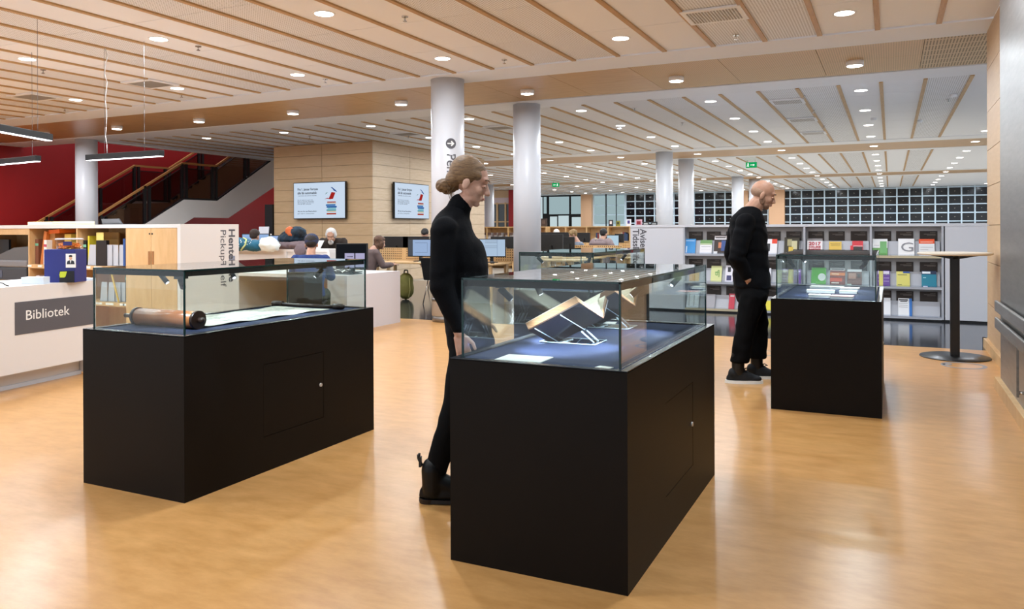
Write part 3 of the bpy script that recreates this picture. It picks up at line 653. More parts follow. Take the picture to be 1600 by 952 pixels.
for x, y, lab in ((.64, 8.8, 'grey ring printed on the floor in front of the standing table'), (-1.25, 8.8, 'grey ring printed on the floor behind the bald man')):
    b = MB(); b.open = True; i = b.mi(gm); n = 36; A_ = []; B_ = []
    for k in range(n): a = 2*math.pi*k/n; A_.append(b.bm.verts.new((.20*math.cos(a), .20*math.sin(a), 0))); B_.append(b.bm.verts.new((.16*math.cos(a), .16*math.sin(a), 0)))
    for k in range(n): b.bm.faces.new((A_[k], A_[(k+1) % n], B_[(k+1) % n], B_[k]))
    bmesh.ops.create_circle(b.bm, cap_ends=True, segments=14, radius=.045, matrix=Matrix.Translation((-.14, .02, 0)))
    o = b.build('floor_marking', label=lab, cat='floor marking', group='grey ring floor markings'); o.location = (x, y, .0015)

# ================================================================== SERVICE DESK (left)
dA = Vector((-6.597, 3.996, 0)); dB = Vector((-6.752, 4.975, 0)); dd = (dB-dA).normalized(); dn = Vector((-dd.y, dd.x, 0))   # dn points behind the desk
ang = math.atan2(dd.y, dd.x)
t = thing('service_desk', 'white library service desk with dark grey name band at left edge', 'desk', dB, ang)
LD = 3.6
MB().box((-LD, 0, .15), (0, .05, .87), whitelam_m).build('front_panel', t)
MB().box((-LD, .0, .87), (0, .85, .88), whitelam_m).build('desk_top', t)
MB().box((-LD, .14, .0), (-.06, .22, .15), mat('plinth_white', 'cfcac6', .4)).box((-LD, .125, .0), (-.05, .14, .035), mat('plinth_metal', 'c9ccd2', .3)).build('plinth', t)
MB().box((-.05, .05, .02), (0, .8, .87), whitelam_m).build('end_panel', t)
# sign band: right end near the desk end, 
zt = .88-.145; zb_ = .88-.41
x1 = -.012
pL = onZ(23, 466, .75)
band0 = -1.0
MB().box((-.857, -.003, .471), (x1, .0, .747), greysign_m).build('sign_band', t)
text('lettering', 'Bibliotek', .118, paper_m, t, (-.762, -.0035, .589), (1, 0, 0), (0, 0, 1), extr=.0008, width=.448)
def ondesk(px, py, z=.88):
    p = onZ(px, py, z); return Vector((p.x, p.y, z))
p0, p1 = ondesk(69, 441.8), ondesk(117, 441.6)
t = thing('brochure_box', 'dark blue board box with a printed picture standing on the service desk', 'box', p0, math.atan2((p1-p0).y, (p1-p0).x))
w = (p1-p0).length
blue = mat('deep_blue_board', '1c2474', .4)
MB().box((0, 0, 0), (w, .2, .30), blue).build('body', t, bevel=.003)
MB().box((w*.5, -.002, .0), (w*.985, 0, .105), flat('0a0b12')).prism([(w*.5, -.003, .07), (w*.53, -.003, .098), (w*.75, -.003, .10), (w*.70, -.003, .055), (w*.66, -.003, .045), (w*.52, -.003, .045)], (0, .001, 0), flat('c8d42e')).build('printed_picture', t)
pc = thing('portrait_card', 'small white card with a printed portrait on the blue box', 'card', p0, math.atan2((p1-p0).y, (p1-p0).x))
MB().box((w*.73, -.012, .135), (w*1.05, -.008, .26), paper_m).build('card', pc)
b = MB(); X = w*.89
b.ball((X, -.013, .222), (.015, .002, .019), flat('e0b090')); b.ball((X, -.0135, .238), (.017, .002, .011), flat('17120f'))
b.prism([(X-.035, -.013, .165), (X-.03, -.013, .192), (X-.01, -.013, .202), (X+.01, -.013, .202), (X+.03, -.013, .192), (X+.035, -.013, .165)], (0, .001, 0), flat('20242e'))
b.prism([(X-.007, -.0135, .202), (X+.007, -.0135, .202), (X, -.0135, .17)], (0, .001, 0), paper_m)
b.build('portrait_print', pc)
tb = thing('snack_tub', 'clear plastic tub of orange snacks standing on the blue box', 'tub', p0 + Vector((0, 0, .30)), math.atan2((p1-p0).y, (p1-p0).x))
cx = w*.62
MB().lathe([(.095, .0), (.108, .04), (.112, .08), (.108, .085)], (cx, .10, .0), m=glass('tub_plastic', (.95, .95, .97), .05, 1.4), n=28).build('tub', tb)
MB().lathe([(.116, .085), (.116, .095), (.1, .10)], (cx, .10, 0), m=mat('tub_lid', 'd8d8dd', .2, alpha=.55), n=28).build('lid', tb)
b = MB(); rr = random.Random(5)
for k in range(170):
    a = rr.random()*6.28; r = .088*math.sqrt(rr.random()); b.ball((cx+r*math.cos(a), .10+r*math.sin(a), .008+rr.random()*.045), (.013, .009, .008), flat(('f08a28', 'f7a23e', 'e9761c')[k % 3]), 1)
b.build('snacks', tb, kind='stuff')
MB().box((cx+.01, -.015, .035), (cx+.085, -.008, .07), flat('2b2467')).build('sticker', tb)
p0, p1 = ondesk(33, 444.5), ondesk(68, 444.3)
o = MB().box((0, 0, 0), ((p1-p0).length, .1, .062), mat('pale_blue_white', 'dbe6f2', .4)).build('paper_box', label='plain white box on the service desk left of the blue box', cat='box'); o.location = p0; o.rotation_euler.z = math.atan2((p1-p0).y, (p1-p0).x)
p0 = ondesk(120, 439.5)
o = MB().box((0, 0, 0), (.17, .2, .02), mat('pale_blue_white')).build('paper_pile', label='low pile of white paper at the right end of the service desk', cat='paper'); o.location = p0; o.rotation_euler.z = ang-math.pi*.5+1.2
p0 = ondesk(6, 448)+dn*.1
t = thing('barcode_scanner', 'small blue and white hand scanner with black cable on the service desk', 'scanner', p0)
MB().ball((0, 0, .045), (.04, .035, .035), flat('e8eef4')).ball((.03, -.01, .03), (.03, .028, .022), flat('1f3350')).build('body', t)
MB().tube([(.05, 0, .035), (.09, .01, .03), (.12, .02, .012), (.14, .03, .005)], .005, black_m).build('cable', t)

# ================================================================== PICKUP SHELF (left bookcase)
BX1, BY0, BY1, BZ = -6.79, 6.0, 6.82, 1.415
t = thing('pickup_bookcase', 'birch and white pickup bookcase with two locked doors and open compartments', 'bookcase', (BX1, BY0, 0))
XL = -4.6
MB().box((XL, -.01, 1.375), (0, .82, 1.415), whitelam_m).build('top', t)
MB().box((-.045, -.01, 0), (0, .82, 1.375), whitelam_m).build('end_panel', t)
MB().box((XL, .40, .05), (-.045, .42, 1.375), birch_m).build('back_panel', t)
MB().box((XL, .80, 0), (-.045, .82, 1.375), birch_m).build('back_panel', t)
for x in (-.84, -1.675, -2.55, -3.43, -4.6): MB().box((x-.012, 0, .05), (x+.012, .40, 1.375), birch_m).build('divider', t)
MB().box((XL, .0, 0), (-.045, .40, .06), birch_m).build('plinth', t)
for x0, x1 in ((-1.675, -.84), (-2.55, -1.675)):
    for z in (.07, .495, .90): MB().box((x0+.012, .0, z), (x1-.012, .40, z+.045), birch_m).build('shelf', t)
MB().box((-3.43, .0, 1.30), (-2.56, .40, 1.375), birch_m).build('rail', t)
MB().box((-4.6, .0, .70), (-2.56, .40, .74), birch_m).build('shelf', t)
MB().box((-4.6, -.02, .42), (-2.56, .0, .69), birch_m).build('drawer_front', t)
for x0, x1, hx in ((-.838, -.442, -.46), (-.438, -.047, -.42)):
    d = MB().box((x0, -.012, .06), (x1, 0, 1.372), birch_m).build('door', t)
    MB().box((hx-.012+(-.012 if hx < -.44 else .0), -.016, .97), (hx+.012+(0 if hx < -.44 else .012), -.012, 1.12), mat('handle_groove', '9a6b3d', .5)).build('handle', d)
    MB().cyl((hx, -.012, 1.31), (hx, -.018, 1.31), .009, m=black_m, n=12).build('lock', d)
text('lettering', 'Hentehylle', .132, greysign_m, t, (.0005, (onX(357.5, 360, BX1).y-BY0), onX(357.5, 357.5, BX1).z), (0, 0, -1), (0, 1, 0), width=.60, bold=.003)
text('lettering', 'Pickup shelf', .118, greysign_m, t, (.0005, (onX(344.5, 360, BX1).y-BY0), onX(344.5, 358.5, BX1).z), (0, 0, -1), (0, 1, 0), width=.64)
lp = onX(362, 404, BX1)
MB().box((0, lp.y-BY0-.04, lp.z-BY0*0-.05), (.001, lp.y-BY0+.05, lp.z+.03), flat('8890a4')).build('blue_patch', t)
def upright(lab, name, cat, x, w, h, z, col, lean=0, y=.06, d=.22, grp='books and files in the pickup bookcase', band=None, m=None):
    b = MB(); mm = m or flat(col)
    b.box((-w/2, 0, 0), (w/2, d, h), mm)
    if band: b.box((-w/2-.001, -.002, h-.03-.05), (w/2+.001, .0, h-.05), flat(band))
    o = b.build(name, label=lab, cat=cat, group=grp, bevel=0); o.location = (BX1+x, BY0+y, z); o.rotation_euler.y = lean; return o
zA = .946
def PXs(px, z=1.0): return onY(px, 400, BY0).x-BX1
upright('brown file with green top band at the left of the left compartment', 'file', 'file', PXs(50), .06, .30, zA, '7c4a34', band='6fb090')
upright('tall orange cardboard file leaning in the left compartment', 'file', 'file', PXs(57), .05, .40, zA, 'c8702c', lean=.2)
upright('brown cardboard folder with orange tab in the left compartment', 'folder', 'file', PXs(68), .09, .37, zA, 'a9743c', lean=.05, y=.1)
upright('orange sheet sticking out on top of the left compartment files', 'paper_sheet', 'paper', PXs(73), .2, .045, zA+.37, 'ee7420', y=.09, lean=-.05)
upright('white booklet with red title in the left compartment', 'booklet', 'book', PXs(66), .05, .29, zA, 'e8e2e0', lean=.05, y=.03, band='c04060')
upright('yellow sheet standing behind in the left compartment', 'paper_sheet', 'paper', PXs(86), .12, .36, zA, 'e2c860', y=.16)
upright('pale green card standing at the right of the left compartment', 'paper_sheet', 'paper', PXs(113), .05, .36, zA, '9cc8a8', y=.1)
upright('green and black book at left of the middle compartment', 'book', 'book', PXs(125), .05, .29, zA, '181818', band='7fc4a4')
upright('yellow-spined book beside the black one in the middle compartment', 'book', 'book', PXs(131), .025, .34, zA, 'd8c832')
upright('large kraft cardboard sheet standing in the middle compartment', 'cardboard', 'cardboard', PXs(143), .26, .38, zA, 'b98d4e', y=.25, d=.02)
upright('dark book with small white title and yellow note in the middle compartment', 'book', 'book', PXs(152), .17, .29, zA, '1b1210', y=.05, d=.04)
upright('small yellow note on the dark book', 'note', 'note', PXs(150), .12, .09, zA+.29, 'e6d87c', y=.05, d=.003)
for k, px in enumerate((137, 161, 169, 179)):
    o = MB().prism([(-.07, 0, 0), (.07, 0, 0), (.07, 0, .24), (-.03, 0, .24)], (0, .003, 0), grey_m).box((-.07, 0, 0), (.07, .14, .003), grey_m).build('bookend', label=f'pale grey metal bookend, {ORD[k]} from the left on the upper middle shelf', cat='bookend', group='grey bookends'); o.location = (BX1+PXs(px), BY0+.05+k*.012, zA)
for k, (px, c_, h) in enumerate(((187.5, '2a4f8e', .31), (191, '24406e', .30), (194, 'efece2', .30), (197, 'e5dcc4', .29))):
    upright(['blue book standing at the right of the middle compartment', 'dark blue book with white letters beside the blue one', 'white book at the right of the middle compartment', 'cream book against the cupboard side'][k], 'book', 'book', PXs(px)-.012, .03, h, zA, c_)
for k, px in enumerate((154, 164, 172, 178)):
    o = MB().prism([(-.06, 0, 0), (.06, 0, 0), (.06, 0, .22), (-.03, 0, .22)], (0, .003, 0), grey_m).box((-.06, 0, 0), (.06, .14, .003), grey_m).build('bookend', label=f'pale grey metal bookend, {ORD[k]} from the left on the lower middle shelf', cat='bookend', group='grey bookends'); o.location = (BX1+PXs(px), BY0+.06+k*.012, .541)
upright('dark folder with green band on the lower middle shelf', 'folder', 'file', PXs(189), .12, .33, .541, '26302e', band='6fb8a0', y=.1)
upright('yellow ruler-like strip leaning on the lower middle shelf', 'strip', 'strip', PXs(181), .02, .38, .541, 'd8b24c', lean=-.35, y=.03, d=.01)
upright('red book on the lower left shelf', 'book', 'book', PXs(59), .08, .2, .541, 'b8302c'); upright('white plastic pocket on the lower left shelf', 'pocket', 'file', PXs(53), .06, .27, .541, 'ddd4da', lean=-.1)
upright('blue book on the lower left shelf', 'book', 'book', PXs(68), .04, .22, .541, '2a5fa8')
b = MB(); rr = random.Random(9)
for z in (.90+.03, .495+.03):
    for px in (46, 62, 124, 137, 150, 156, 168, 174, 190, 195): x = PXs(px); b.box((x-.03, -.004, z-.015), (x+.03+rr.random()*.02, 0, z+.008), paper_m)
b.build('shelf_label', t, kind='stuff')
# printer and screen on the left
t = thing('printer', 'grey office printer with raised lid in the left bookcase niche', 'printer', (BX1-3.05, BY0+.02, .74))
pg = flat('7f7e80', .45)
MB().box((-.42, 0, 0), (.42, .34, .16), flat('3b3d42', .4)).build('paper_tray_unit', t, bevel=.01)
MB().box((-.42, .0, .16), (.42, .34, .25), pg).build('body', t, bevel=.02)
MB().hexa([(-.35, .02, .25), (.42, .02, .25), (.42, .32, .25), (-.35, .32, .25), (.1, .05, .40), (.42, .05, .42), (.42, .32, .42), (.1, .32, .40)], flat('5d5a58', .5)).build('document_feeder', t)
MB().box((-.40, -.006, .03), (-.05, 0, .12), flat('50576a', .4)).build('drawer', t)
t = thing('monitor', 'black monitor half cut off at the left edge in the bookcase niche', 'monitor', (BX1-3.55, BY0+.1, .99))
MB().box((-.15, .0, 0.0), (.45, .03, .25), black_m).build('panel', t); MB().box((.1, .03, -.25), (.2, .15, .05), black_m).build('stand', t)
# books and laptop on the top board
def flatbook(px0, px1, dz, h, c_, lab, y=6.25, grp='books lying on the pickup bookcase'):
    x0, x1 = onY(px0, 350, y).x, onY(px1, 350, y).x
    o = MB().box((0, 0, 0), (x1-x0, .25, h), flat(c_)).box((.01, .004, .004), (x1-x0-.003, -.0015, h-.004), flat('e6dfc4')).build('book', label=lab, cat='book', group=grp, bevel=.002); o.location = (x0, y, BZ+dz); return o
flatbook(43, 82, 0, .045, 'b59a6a', 'brown book lying on top of the pickup bookcase, left one'); flatbook(80, 118, 0, .022, 'd8d494', 'pale yellow book lying on the bookcase, right of the brown one'); flatbook(82, 118, .022, .022, 'e6e2b4', 'cream book lying on the pale yellow book')
x0, x1 = onY(160, 350, 6.5).x, onY(191, 350, 6.5).x
t = thing('laptop', 'dark laptop back standing on the pickup bookcase', 'laptop', (x0, 6.5, BZ)); MB().box((0, 0, 0), (x1-x0, .2, .012), flat('5a5c62')).build('base', t); MB().hexa([(0, .0, .012), (x1-x0, .0, .012), (x1-x0, .01, .012), (0, .01, .012), (0.02, -.03, .075), (x1-x0-.02, -.03, .075), (x1-x0-.02, -.02, .075), (.02, -.02, .075)], flat('3a3c42', .3)).build('lid', t)

# ================================================================== WALL SCREENS
def tv(org, xd, lab):
    xd = Vector(xd); z = Vector((0, 0, 1)); n_ = xd.cross(z)
    t = thing('wall_screen', lab, 'screen', org, math.atan2(xd.y, xd.x), group='wall screens with the loan renewal notice')
    wv, hv = 1.67, .945
    MB().box((0, -.06, 0), (wv, 0, hv), black_m).build('housing', t, bevel=.006); MB().box((.4, 0, .3), (1.2, .05, .7), black_m).build('wall_mount', t)
    MB().box((.018, -.0625, .022), (wv-.018, -.0605, hv-.018), emis('screen_white', 'd3e4f8', 1.0)).build('display', t)
    ink = flat('3a4550'); y = -.064
    text('lettering', 'Fra 1. januar fornyes', .085, ink, t, (.14, y, .74), (1, 0, 0), (0, 0, 1), width=.66, bold=.002)
    text('lettering', 'alle lån automatisk', .085, ink, t, (.14, y, .645), (1, 0, 0), (0, 0, 1), width=.63, bold=.002)
    for k, (z_, s_, wd) in enumerate(((.59, '– med mindre noen andre har reservert', .62), (.48, 'Du vil motta en e-post når', .5), (.445, 'lånet er fornyet. Lånetiden', .53), (.41, 'blir forlenget. Du kan lese', .53), (.375, 'mer på våre nettsider', .45))): text('lettering', s_, .038, ink, t, (.14, y, z_), (1, 0, 0), (0, 0, 1), width=wd)
    text('lettering', 'Alt om de nye lånereglene', .05, ink, t, (.14, y, .185), (1, 0, 0), (0, 0, 1), width=.62, bold=.001); text('lettering', 'på våre nettsider', .042, ink, t, (.14, y, .13), (1, 0, 0), (0, 0, 1), width=.55)
    b = MB(); X = 1.08
    for k, (c_, z_, x_, ww) in enumerate((('c0442c', .11, .0, .30), ('e8dcc0', .17, .02, .28), ('4fb4c8', .2, .0, .3), ('8fd0e0', .245, .03, .27), ('1d5fae', .285, .0, .32), ('2a79c8', .33, -.02, .3), ('e9e4da', .375, .02, .28), ('b83a34', .40, .02, .27))):
        b.box((X+x_, y-.001, z_), (X+x_+ww, y, z_+.038), emis('print_'+c_, c_, .8))
    b.prism([(X+.06, y, .50), (X+.20, y, .50), (X+.28, y, .66), (X+.16, y, .68)], (0, -.001, 0), emis('print_b82c26', 'b82c26', .8))
    b.prism([(X-.07, y, .50), (X+.03, y, .535), (X+.14, y, .49), (X+.02, y, .51)], (0, -.001, 0), emis('print_b82c26', 'b82c26', .8))
    b.prism([(X+.13, y, .80), (X+.18, y, .80), (X+.22, y, .72), (X+.33, y, .67), (X+.30, y, .715), (X+.22, y, .76)], (0, -.001, 0), emis('print_1d4fa0', '1d4fa0', .8))
    b.prism([(X-.05, y, .62), (X+.0, y, .665), (X+.05, y, .67), (X+.0, y, .645)], (0, -.001, 0), emis('print_2f7f5a', '2f7f5a', .8))
    b.build('screen_graphic', t)
tv((-13.97, 16.0, 1.62), (1, 0, 0), 'wall screen with books graphic on the left face of the wood clad block')
tv((-11.50, 16.84, 1.62), (0, 1, 0), 'wall screen with books graphic on the right face of the wood clad block')

# ================================================================== MAGAZINE SHELF
MS = (-3.93, 12.75)
t = thing('magazine_shelf', 'long grey and white magazine shelving unit with lettered white end panel', 'bookcase', (0, 12.75, 0))
mw = mat('shelf_white', 'd5d6dc', .45)
MB().box((-3.93, 0, .03), (-3.02, .35, 1.37), mw).build('end_cabinet', t); MB().box((.70, -.005, .03), (1.95, .35, 1.37), mw).build('side_panel', t)
MB().box((-3.93, -.01, 1.365), (1.95, .75, 1.405), mw).build('top', t); MB().box((-3.93, .02, 0), (1.95, .73, .03), black_m).build('plinth', t)
MB().box((-3.93, .35, .03), (1.95, .75, 1.365), mw).build('rear_unit', t)
DV = [-3.03, -2.11, -1.185, -.26, .67]
for x in DV: MB().box((x-.014, -.005, .03), (x+.014, .345, 1.365), grey_m).build('divider', t)
SZ = [.06, .49, .94]
for x0, x1 in zip(DV[:-1], DV[1:]):
    MB().box((x0+.014, .17, .03), (x1-.014, .35, 1.36), mat('shelf_back_light', 'b4b5b8', .5)).build('back_panel', t)
    for j, z in enumerate(SZ):
        MB().box((x0+.014, -.005, z-.035), (x1-.014, .17, z), mat('shelf_wood_edge', 'cdbf9f', .5) if (j, x0) in ((2, -.26), (0, -3.03)) else grey_m).build('shelf', t)
        MB().hexa([(x0+.03, .05, z), (x1-.03, .05, z), (x1-.03, .06, z), (x0+.03, .06, z), (x0+.03, .135, z+.21), (x1-.03, .135, z+.21), (x1-.03, .145, z+.21), (x0+.03, .145, z+.21)], grey_m).build('display_board', t)
        MB().box((x0+.014, -.012, z-.004), (x1-.014, -.004, z+.02), glass('lip_plastic', (.9, .92, .95), .05, 1.4)).build('front_lip', t)
text('lettering', 'Aviser', .155, greysign_m, t, (onY(1000.5, 360, 12.75).x, -.001, onY(1000, 358, 12.75).z), (0, 0, -1), (1, 0, 0), width=.37, bold=.003)
text('lettering', 'Tidsskrifter', .155, greysign_m, t, (onY(989, 360, 12.75).x, -.001, onY(989, 358, 12.75).z), (0, 0, -1), (1, 0, 0), width=.66, bold=.003)
rn = ['lower', 'middle', 'upper']
ci = 0
frs = (.17, .485, .82)
def cov(x, z, w, h, c_, lab, deco, y=.035, g='magazines on the magazine shelf'):
    """one magazine leaning on its display board"""
    b = MB(); a = .38; dy = lambda hh: hh*a
    def q(u0, v0, u1, v1, mm, e=.001, off=.0):
        b.hexa([(u0, dy(v0)-off, v0), (u1, dy(v0)-off, v0), (u1, dy(v0)-off+.004, v0), (u0, dy(v0)-off+.004, v0), (u0, dy(v1)-off, v1), (u1, dy(v1)-off, v1), (u1, dy(v1)-off+.004, v1), (u0, dy(v1)-off+.004, v1)], mm)
    b.box((0, 0, 0), (0, 0, 0)) if 0 else None
    q(-w/2, 0, w/2, h, flat(c_, .35), off=0)
    for k, (u0, v0, u1, v1, cc) in enumerate(deco): q(-w/2+u0*w, v0*h, -w/2+u1*w, v1*h, flat(cc, .4), off=.0012+.0006*k)
    o = b.build('magazine', label=lab, cat='magazine', group=g); o.location = (x, 12.75+y, z); return o
mags = []
def cardbox(x, z, n):
    t_ = thing('title_card', n, 'card', (x, 12.75+.158, z), group='dark brown title cards on the magazine shelf')
    MB().box((-.113, 0, 0), (.113, .006, .2), card_m).build('card', t_)
    b = MB(); b.box((.02, -.001, .175), (.09, 0, .179), grey_line_m); b.box((-.06, -.001, .152), (.09, 0, .157), grey_line_m); b.box((-.02, -.001, .138), (.09, 0, .142), grey_line_m); b.build('printed_lines', t_)
BN = ['far left', 'second', 'third', 'right-hand']
SN = ['left', 'centre', 'right']
for j, z in enumerate(SZ):
    for i in range(4):
        for k in range(3):
            fr = frs[k]
            x = DV[i]+fr*.925; zz = z+.155
            cardbox(x, zz, f'dark brown title card, {rn[j]} row, {BN[i]} bay, {SN[k]} place')
def bx(px): return onY(px, 400, 12.80).x
S3, S2, S1 = SZ[2], SZ[1], SZ[0]
L_ = [
 (1077, S3, .20, .235, '3e94d6', 'bright blue magazine, far left on the upper row', [(.1, .85, .9, .88, 'dff0ff'), (.25, .05, .33, .5, 'e8f4ff')]),
 (1103, S3, .19, .215, 'ecebee', 'magazine with green landscape top and white lower half, upper row left', [(0, .75, 1, 1, '6f9a5c'), (0, .65, 1, .76, 'b7c8a0'), (.1, .5, .9, .53, 'a0a0a8'), (.1, .3, .9, .32, 'c0c0c8')]),
 (1125, S3, .19, .30, '31221e', 'dark collage magazine with white header partly behind the bald man', [(0, .75, 1, .95, 'e4e0e4'), (.1, .82, .9, .87, '333'), (.35, .3, .6, .6, 'c87a50'), (.6, .15, .95, .7, '2c4a8a'), (.0, .0, .3, .12, 'eee')]),
 (1205, S3, .17, .235, 'efeef2', 'white magazine with red corner right of the bald man, upper row', [(.55, .7, 1, 1, 'e8452c'), (.1, .2, .4, .7, '2c2c30')]),
 (1237, S3, .22, .26, '3c382c', 'dark photographic magazine with pale foliage, upper row', [(.2, .5, .5, .9, 'a8a27c'), (.5, .3, .85, .8, 'cfc9a0'), (.3, .15, .6, .45, 'd8b94a'), (.05, .02, .35, .1, 'f0f0f0')]),
 (1273, S3, .22, .245, 'f1eef0', 'white magazine with red 2017 college rankings title, upper row', [(0, .86, 1, 1, '8a8484')]),
 (1305, S3, .175, .20, 'e0bd55', 'small yellow magazine on the upper row', [(.1, .8, .9, .84, '8a7430'), (.1, .68, .9, .71, '8a7430'), (.45, .1, .6, .3, '4a4030'), (0, .02, .35, .25, 'efe7cc')]),
 (1340, S3, .15, .21, 'cf1f2e', 'red and black magazine in front on the upper row', [(.12, 0, .95, .6, '241a18'), (.1, .62, .95, .66, 'f5d0d0')]),
 (1331.5, S3, .05, .14, 'd8202c', 'narrow red booklet edge left of the red and black magazine', []),
 (1375, S3, .20, .24, 'eef0f0', 'white magazine with green leaf picture, upper row right bay', [(0, 0, 1, .45, '5f9e4c'), (.5, .15, .95, .85, '6fb06a'), (.1, .6, .45, .62, '888')]),
 (1416, S3, .21, .245, 'f3f3f4', 'white magazine with large thin grey letter G ring, upper row', []),
 (1448, S3, .20, .24, 'eceef0', 'white magazine with orange header, upper row far right', [(0, .72, 1, 1, 'ee5a2c'), (.1, .8, .9, .84, 'f6d0c0'), (.1, .5, .9, .52, '999'), (.1, .35, .6, .37, '999')]),
 (1119, S2, .17, .25, 'd8dc9a', 'pale yellow-green magazine with a thin green monogram, middle row', []),
 (1139, S2, .12, .26, 'e6e4ee', 'white magazine with black figures half behind the bald man', [(.3, .6, .7, .9, '1a1a2a'), (.2, .1, .8, .4, '3a3a6a')]),
 (1085, S2, .16, .26, 'd9a83a', 'orange-yellow magazine behind the front case corner, middle row', []),
 (1198, S2, .12, .23, 'e2e5ee', 'plain white booklet right of the bald man, middle row', []),
 (1222, S2, .16, .20, 'cdd684', 'pale lime magazine seen through the right case, middle row', [(.1, .85, .8, .88, '888'), (.1, .1, .8, .4, 'b9ca7e')]),
 (1245, S2, .12, .22, '7d52a8', 'purple magazine seen through the right case, middle row', [(.1, .8, .9, .9, 'd8c8ea')]),
 (1279, S2, .21, .25, '4fae38', 'bright green magazine with a white disc, middle row', [(0, 0, .3, .05, 'e8f4e4')]),
 (1308.5, S2, .21, .25, '7c2a1c', 'magazine with orange sunset picture, middle row', [(0, .85, 1, 1, 'c9c9ce'), (.1, .89, .9, .94, '333'), (0, .55, 1, .72, 'e07a28'), (.1, .62, .6, .66, 'f4e8d0'), (0, .2, .8, .4, 'd8481c'), (.1, .08, .6, .14, 'e8e0d8')]),
 (1335, S2, .20, .235, '6b4038', 'brown photographic magazine with white header, middle row', [(0, .84, 1, 1, 'e4e4ea'), (.1, .4, .6, .75, 'b08474'), (.7, .45, .9, .7, '2b1c1c'), (0, 0, .3, .08, 'efe')]),
 (1376, S2, .09, .215, 'dcd36a', 'yellow magazine half behind the purple one, middle row', []),
 (1385, S2, .09, .225, '5f3394', 'purple magazine with white title in the right bay, middle row', [(.05, .78, .9, .96, 'e6dcf2'), (.1, .5, .9, .53, 'c8b4e0'), (.1, .3, .9, .33, 'c8b4e0')]),
 (1411, S2, .175, .215, 'dcd56e', 'yellow magazine with blue corner, middle row right bay', [(.5, .88, 1, 1, '3a5a9c'), (.1, .75, .8, .79, '6a6a3c'), (.1, .1, .4, .14, '6a6a3c')]),
 (1451.5, S2, .19, .23, '12809a', 'teal magazine with navy header, middle row far right', [(0, .78, 1, 1, '16294c'), (.05, .82, .6, .95, 'e6eef4'), (.1, .55, .3, .6, '9ad4de'), (.1, 0, .4, .07, 'eef')]),
 (1082, S1, .2, .25, 'dfe6ea', 'white magazine with thin line drawing, lower row far left', [(.2, .1, .24, .9, '777'), (.6, .1, .64, .8, '777')]),
 (1110, S1, .14, .22, 'a8a7ad', 'plain grey booklet, lower row left', []),
 (1143, S1, .09, .24, 'c4203c', 'red magazine half behind the bald man, lower row', [(.2, .8, .9, .9, 'f0d0d4')]),
 (1199, S1, .13, .15, 'e6d832', 'bright yellow booklet beside the right case, lower row', []),
 (1386, S1, .09, .25, 'f0f2f6', 'white booklet edge beside the right case, lower row', []),
 (1414, S1, .18, .25, 'eff1f4', 'white magazine with black title and blue right edge, lower row', [(.8, 0, 1, 1, '1a70c4'), (.05, .88, .7, .95, '222'), (.15, .8, .65, .85, '333'), (.05, .7, .7, .72, '999'), (.05, .6, .7, .62, '999'), (.05, .5, .7, .52, '999')]),
]
MO = {}
for px, z, w_, h_, c_, lab, deco in L_:
    MO[lab] = cov(bx(px), z, w_, h_, c_, lab, deco, y=(-.002 if c_ in ('cf1f2e', '5f3394') else .012))
def lean_text(o, s_, size, m_, x, v, w_, bold=0):
    a = math.atan(.38); text('lettering', s_, size, m_, o, (x, .38*v-.004, v), (1, 0, 0), (0, math.sin(a), math.cos(a)), width=w_, bold=bold)
o = MO['white magazine with red 2017 college rankings title, upper row']
rd = flat('c0283c')
lean_text(o, '2017', .07, rd, -.085, .145, .17, .002); lean_text(o, 'COLLEGE', .04, rd, -.085, .105, .17, .002); lean_text(o, 'RANKINGS', .036, rd, -.085, .068, .17, .002)
lean_text(MO['pale yellow-green magazine with a thin green monogram, middle row'], 'tfj', .13, flat('4f9e48'), -.02, .10, .07)
lean_text(MO['white magazine with large thin grey letter G ring, upper row'], 'G', .2, flat('8a8a90'), -.08, .06, .16)
b = MB(); n = 24; a = .38
b.prism([(.045+.055*math.cos(2*math.pi*k/n), (.11+.055*math.sin(2*math.pi*k/n))*a-.004, .11+.055*math.sin(2*math.pi*k/n)) for k in range(n)], (0, -.0005, 0), flat('e2e8e4')); b.build('printed_disc', MO['bright green magazine with a white disc, middle row'])
lean_text(MO['purple magazine with white title in the right bay, middle row'], 'WEAR', .04, paper_m, -.04, .165, .08)

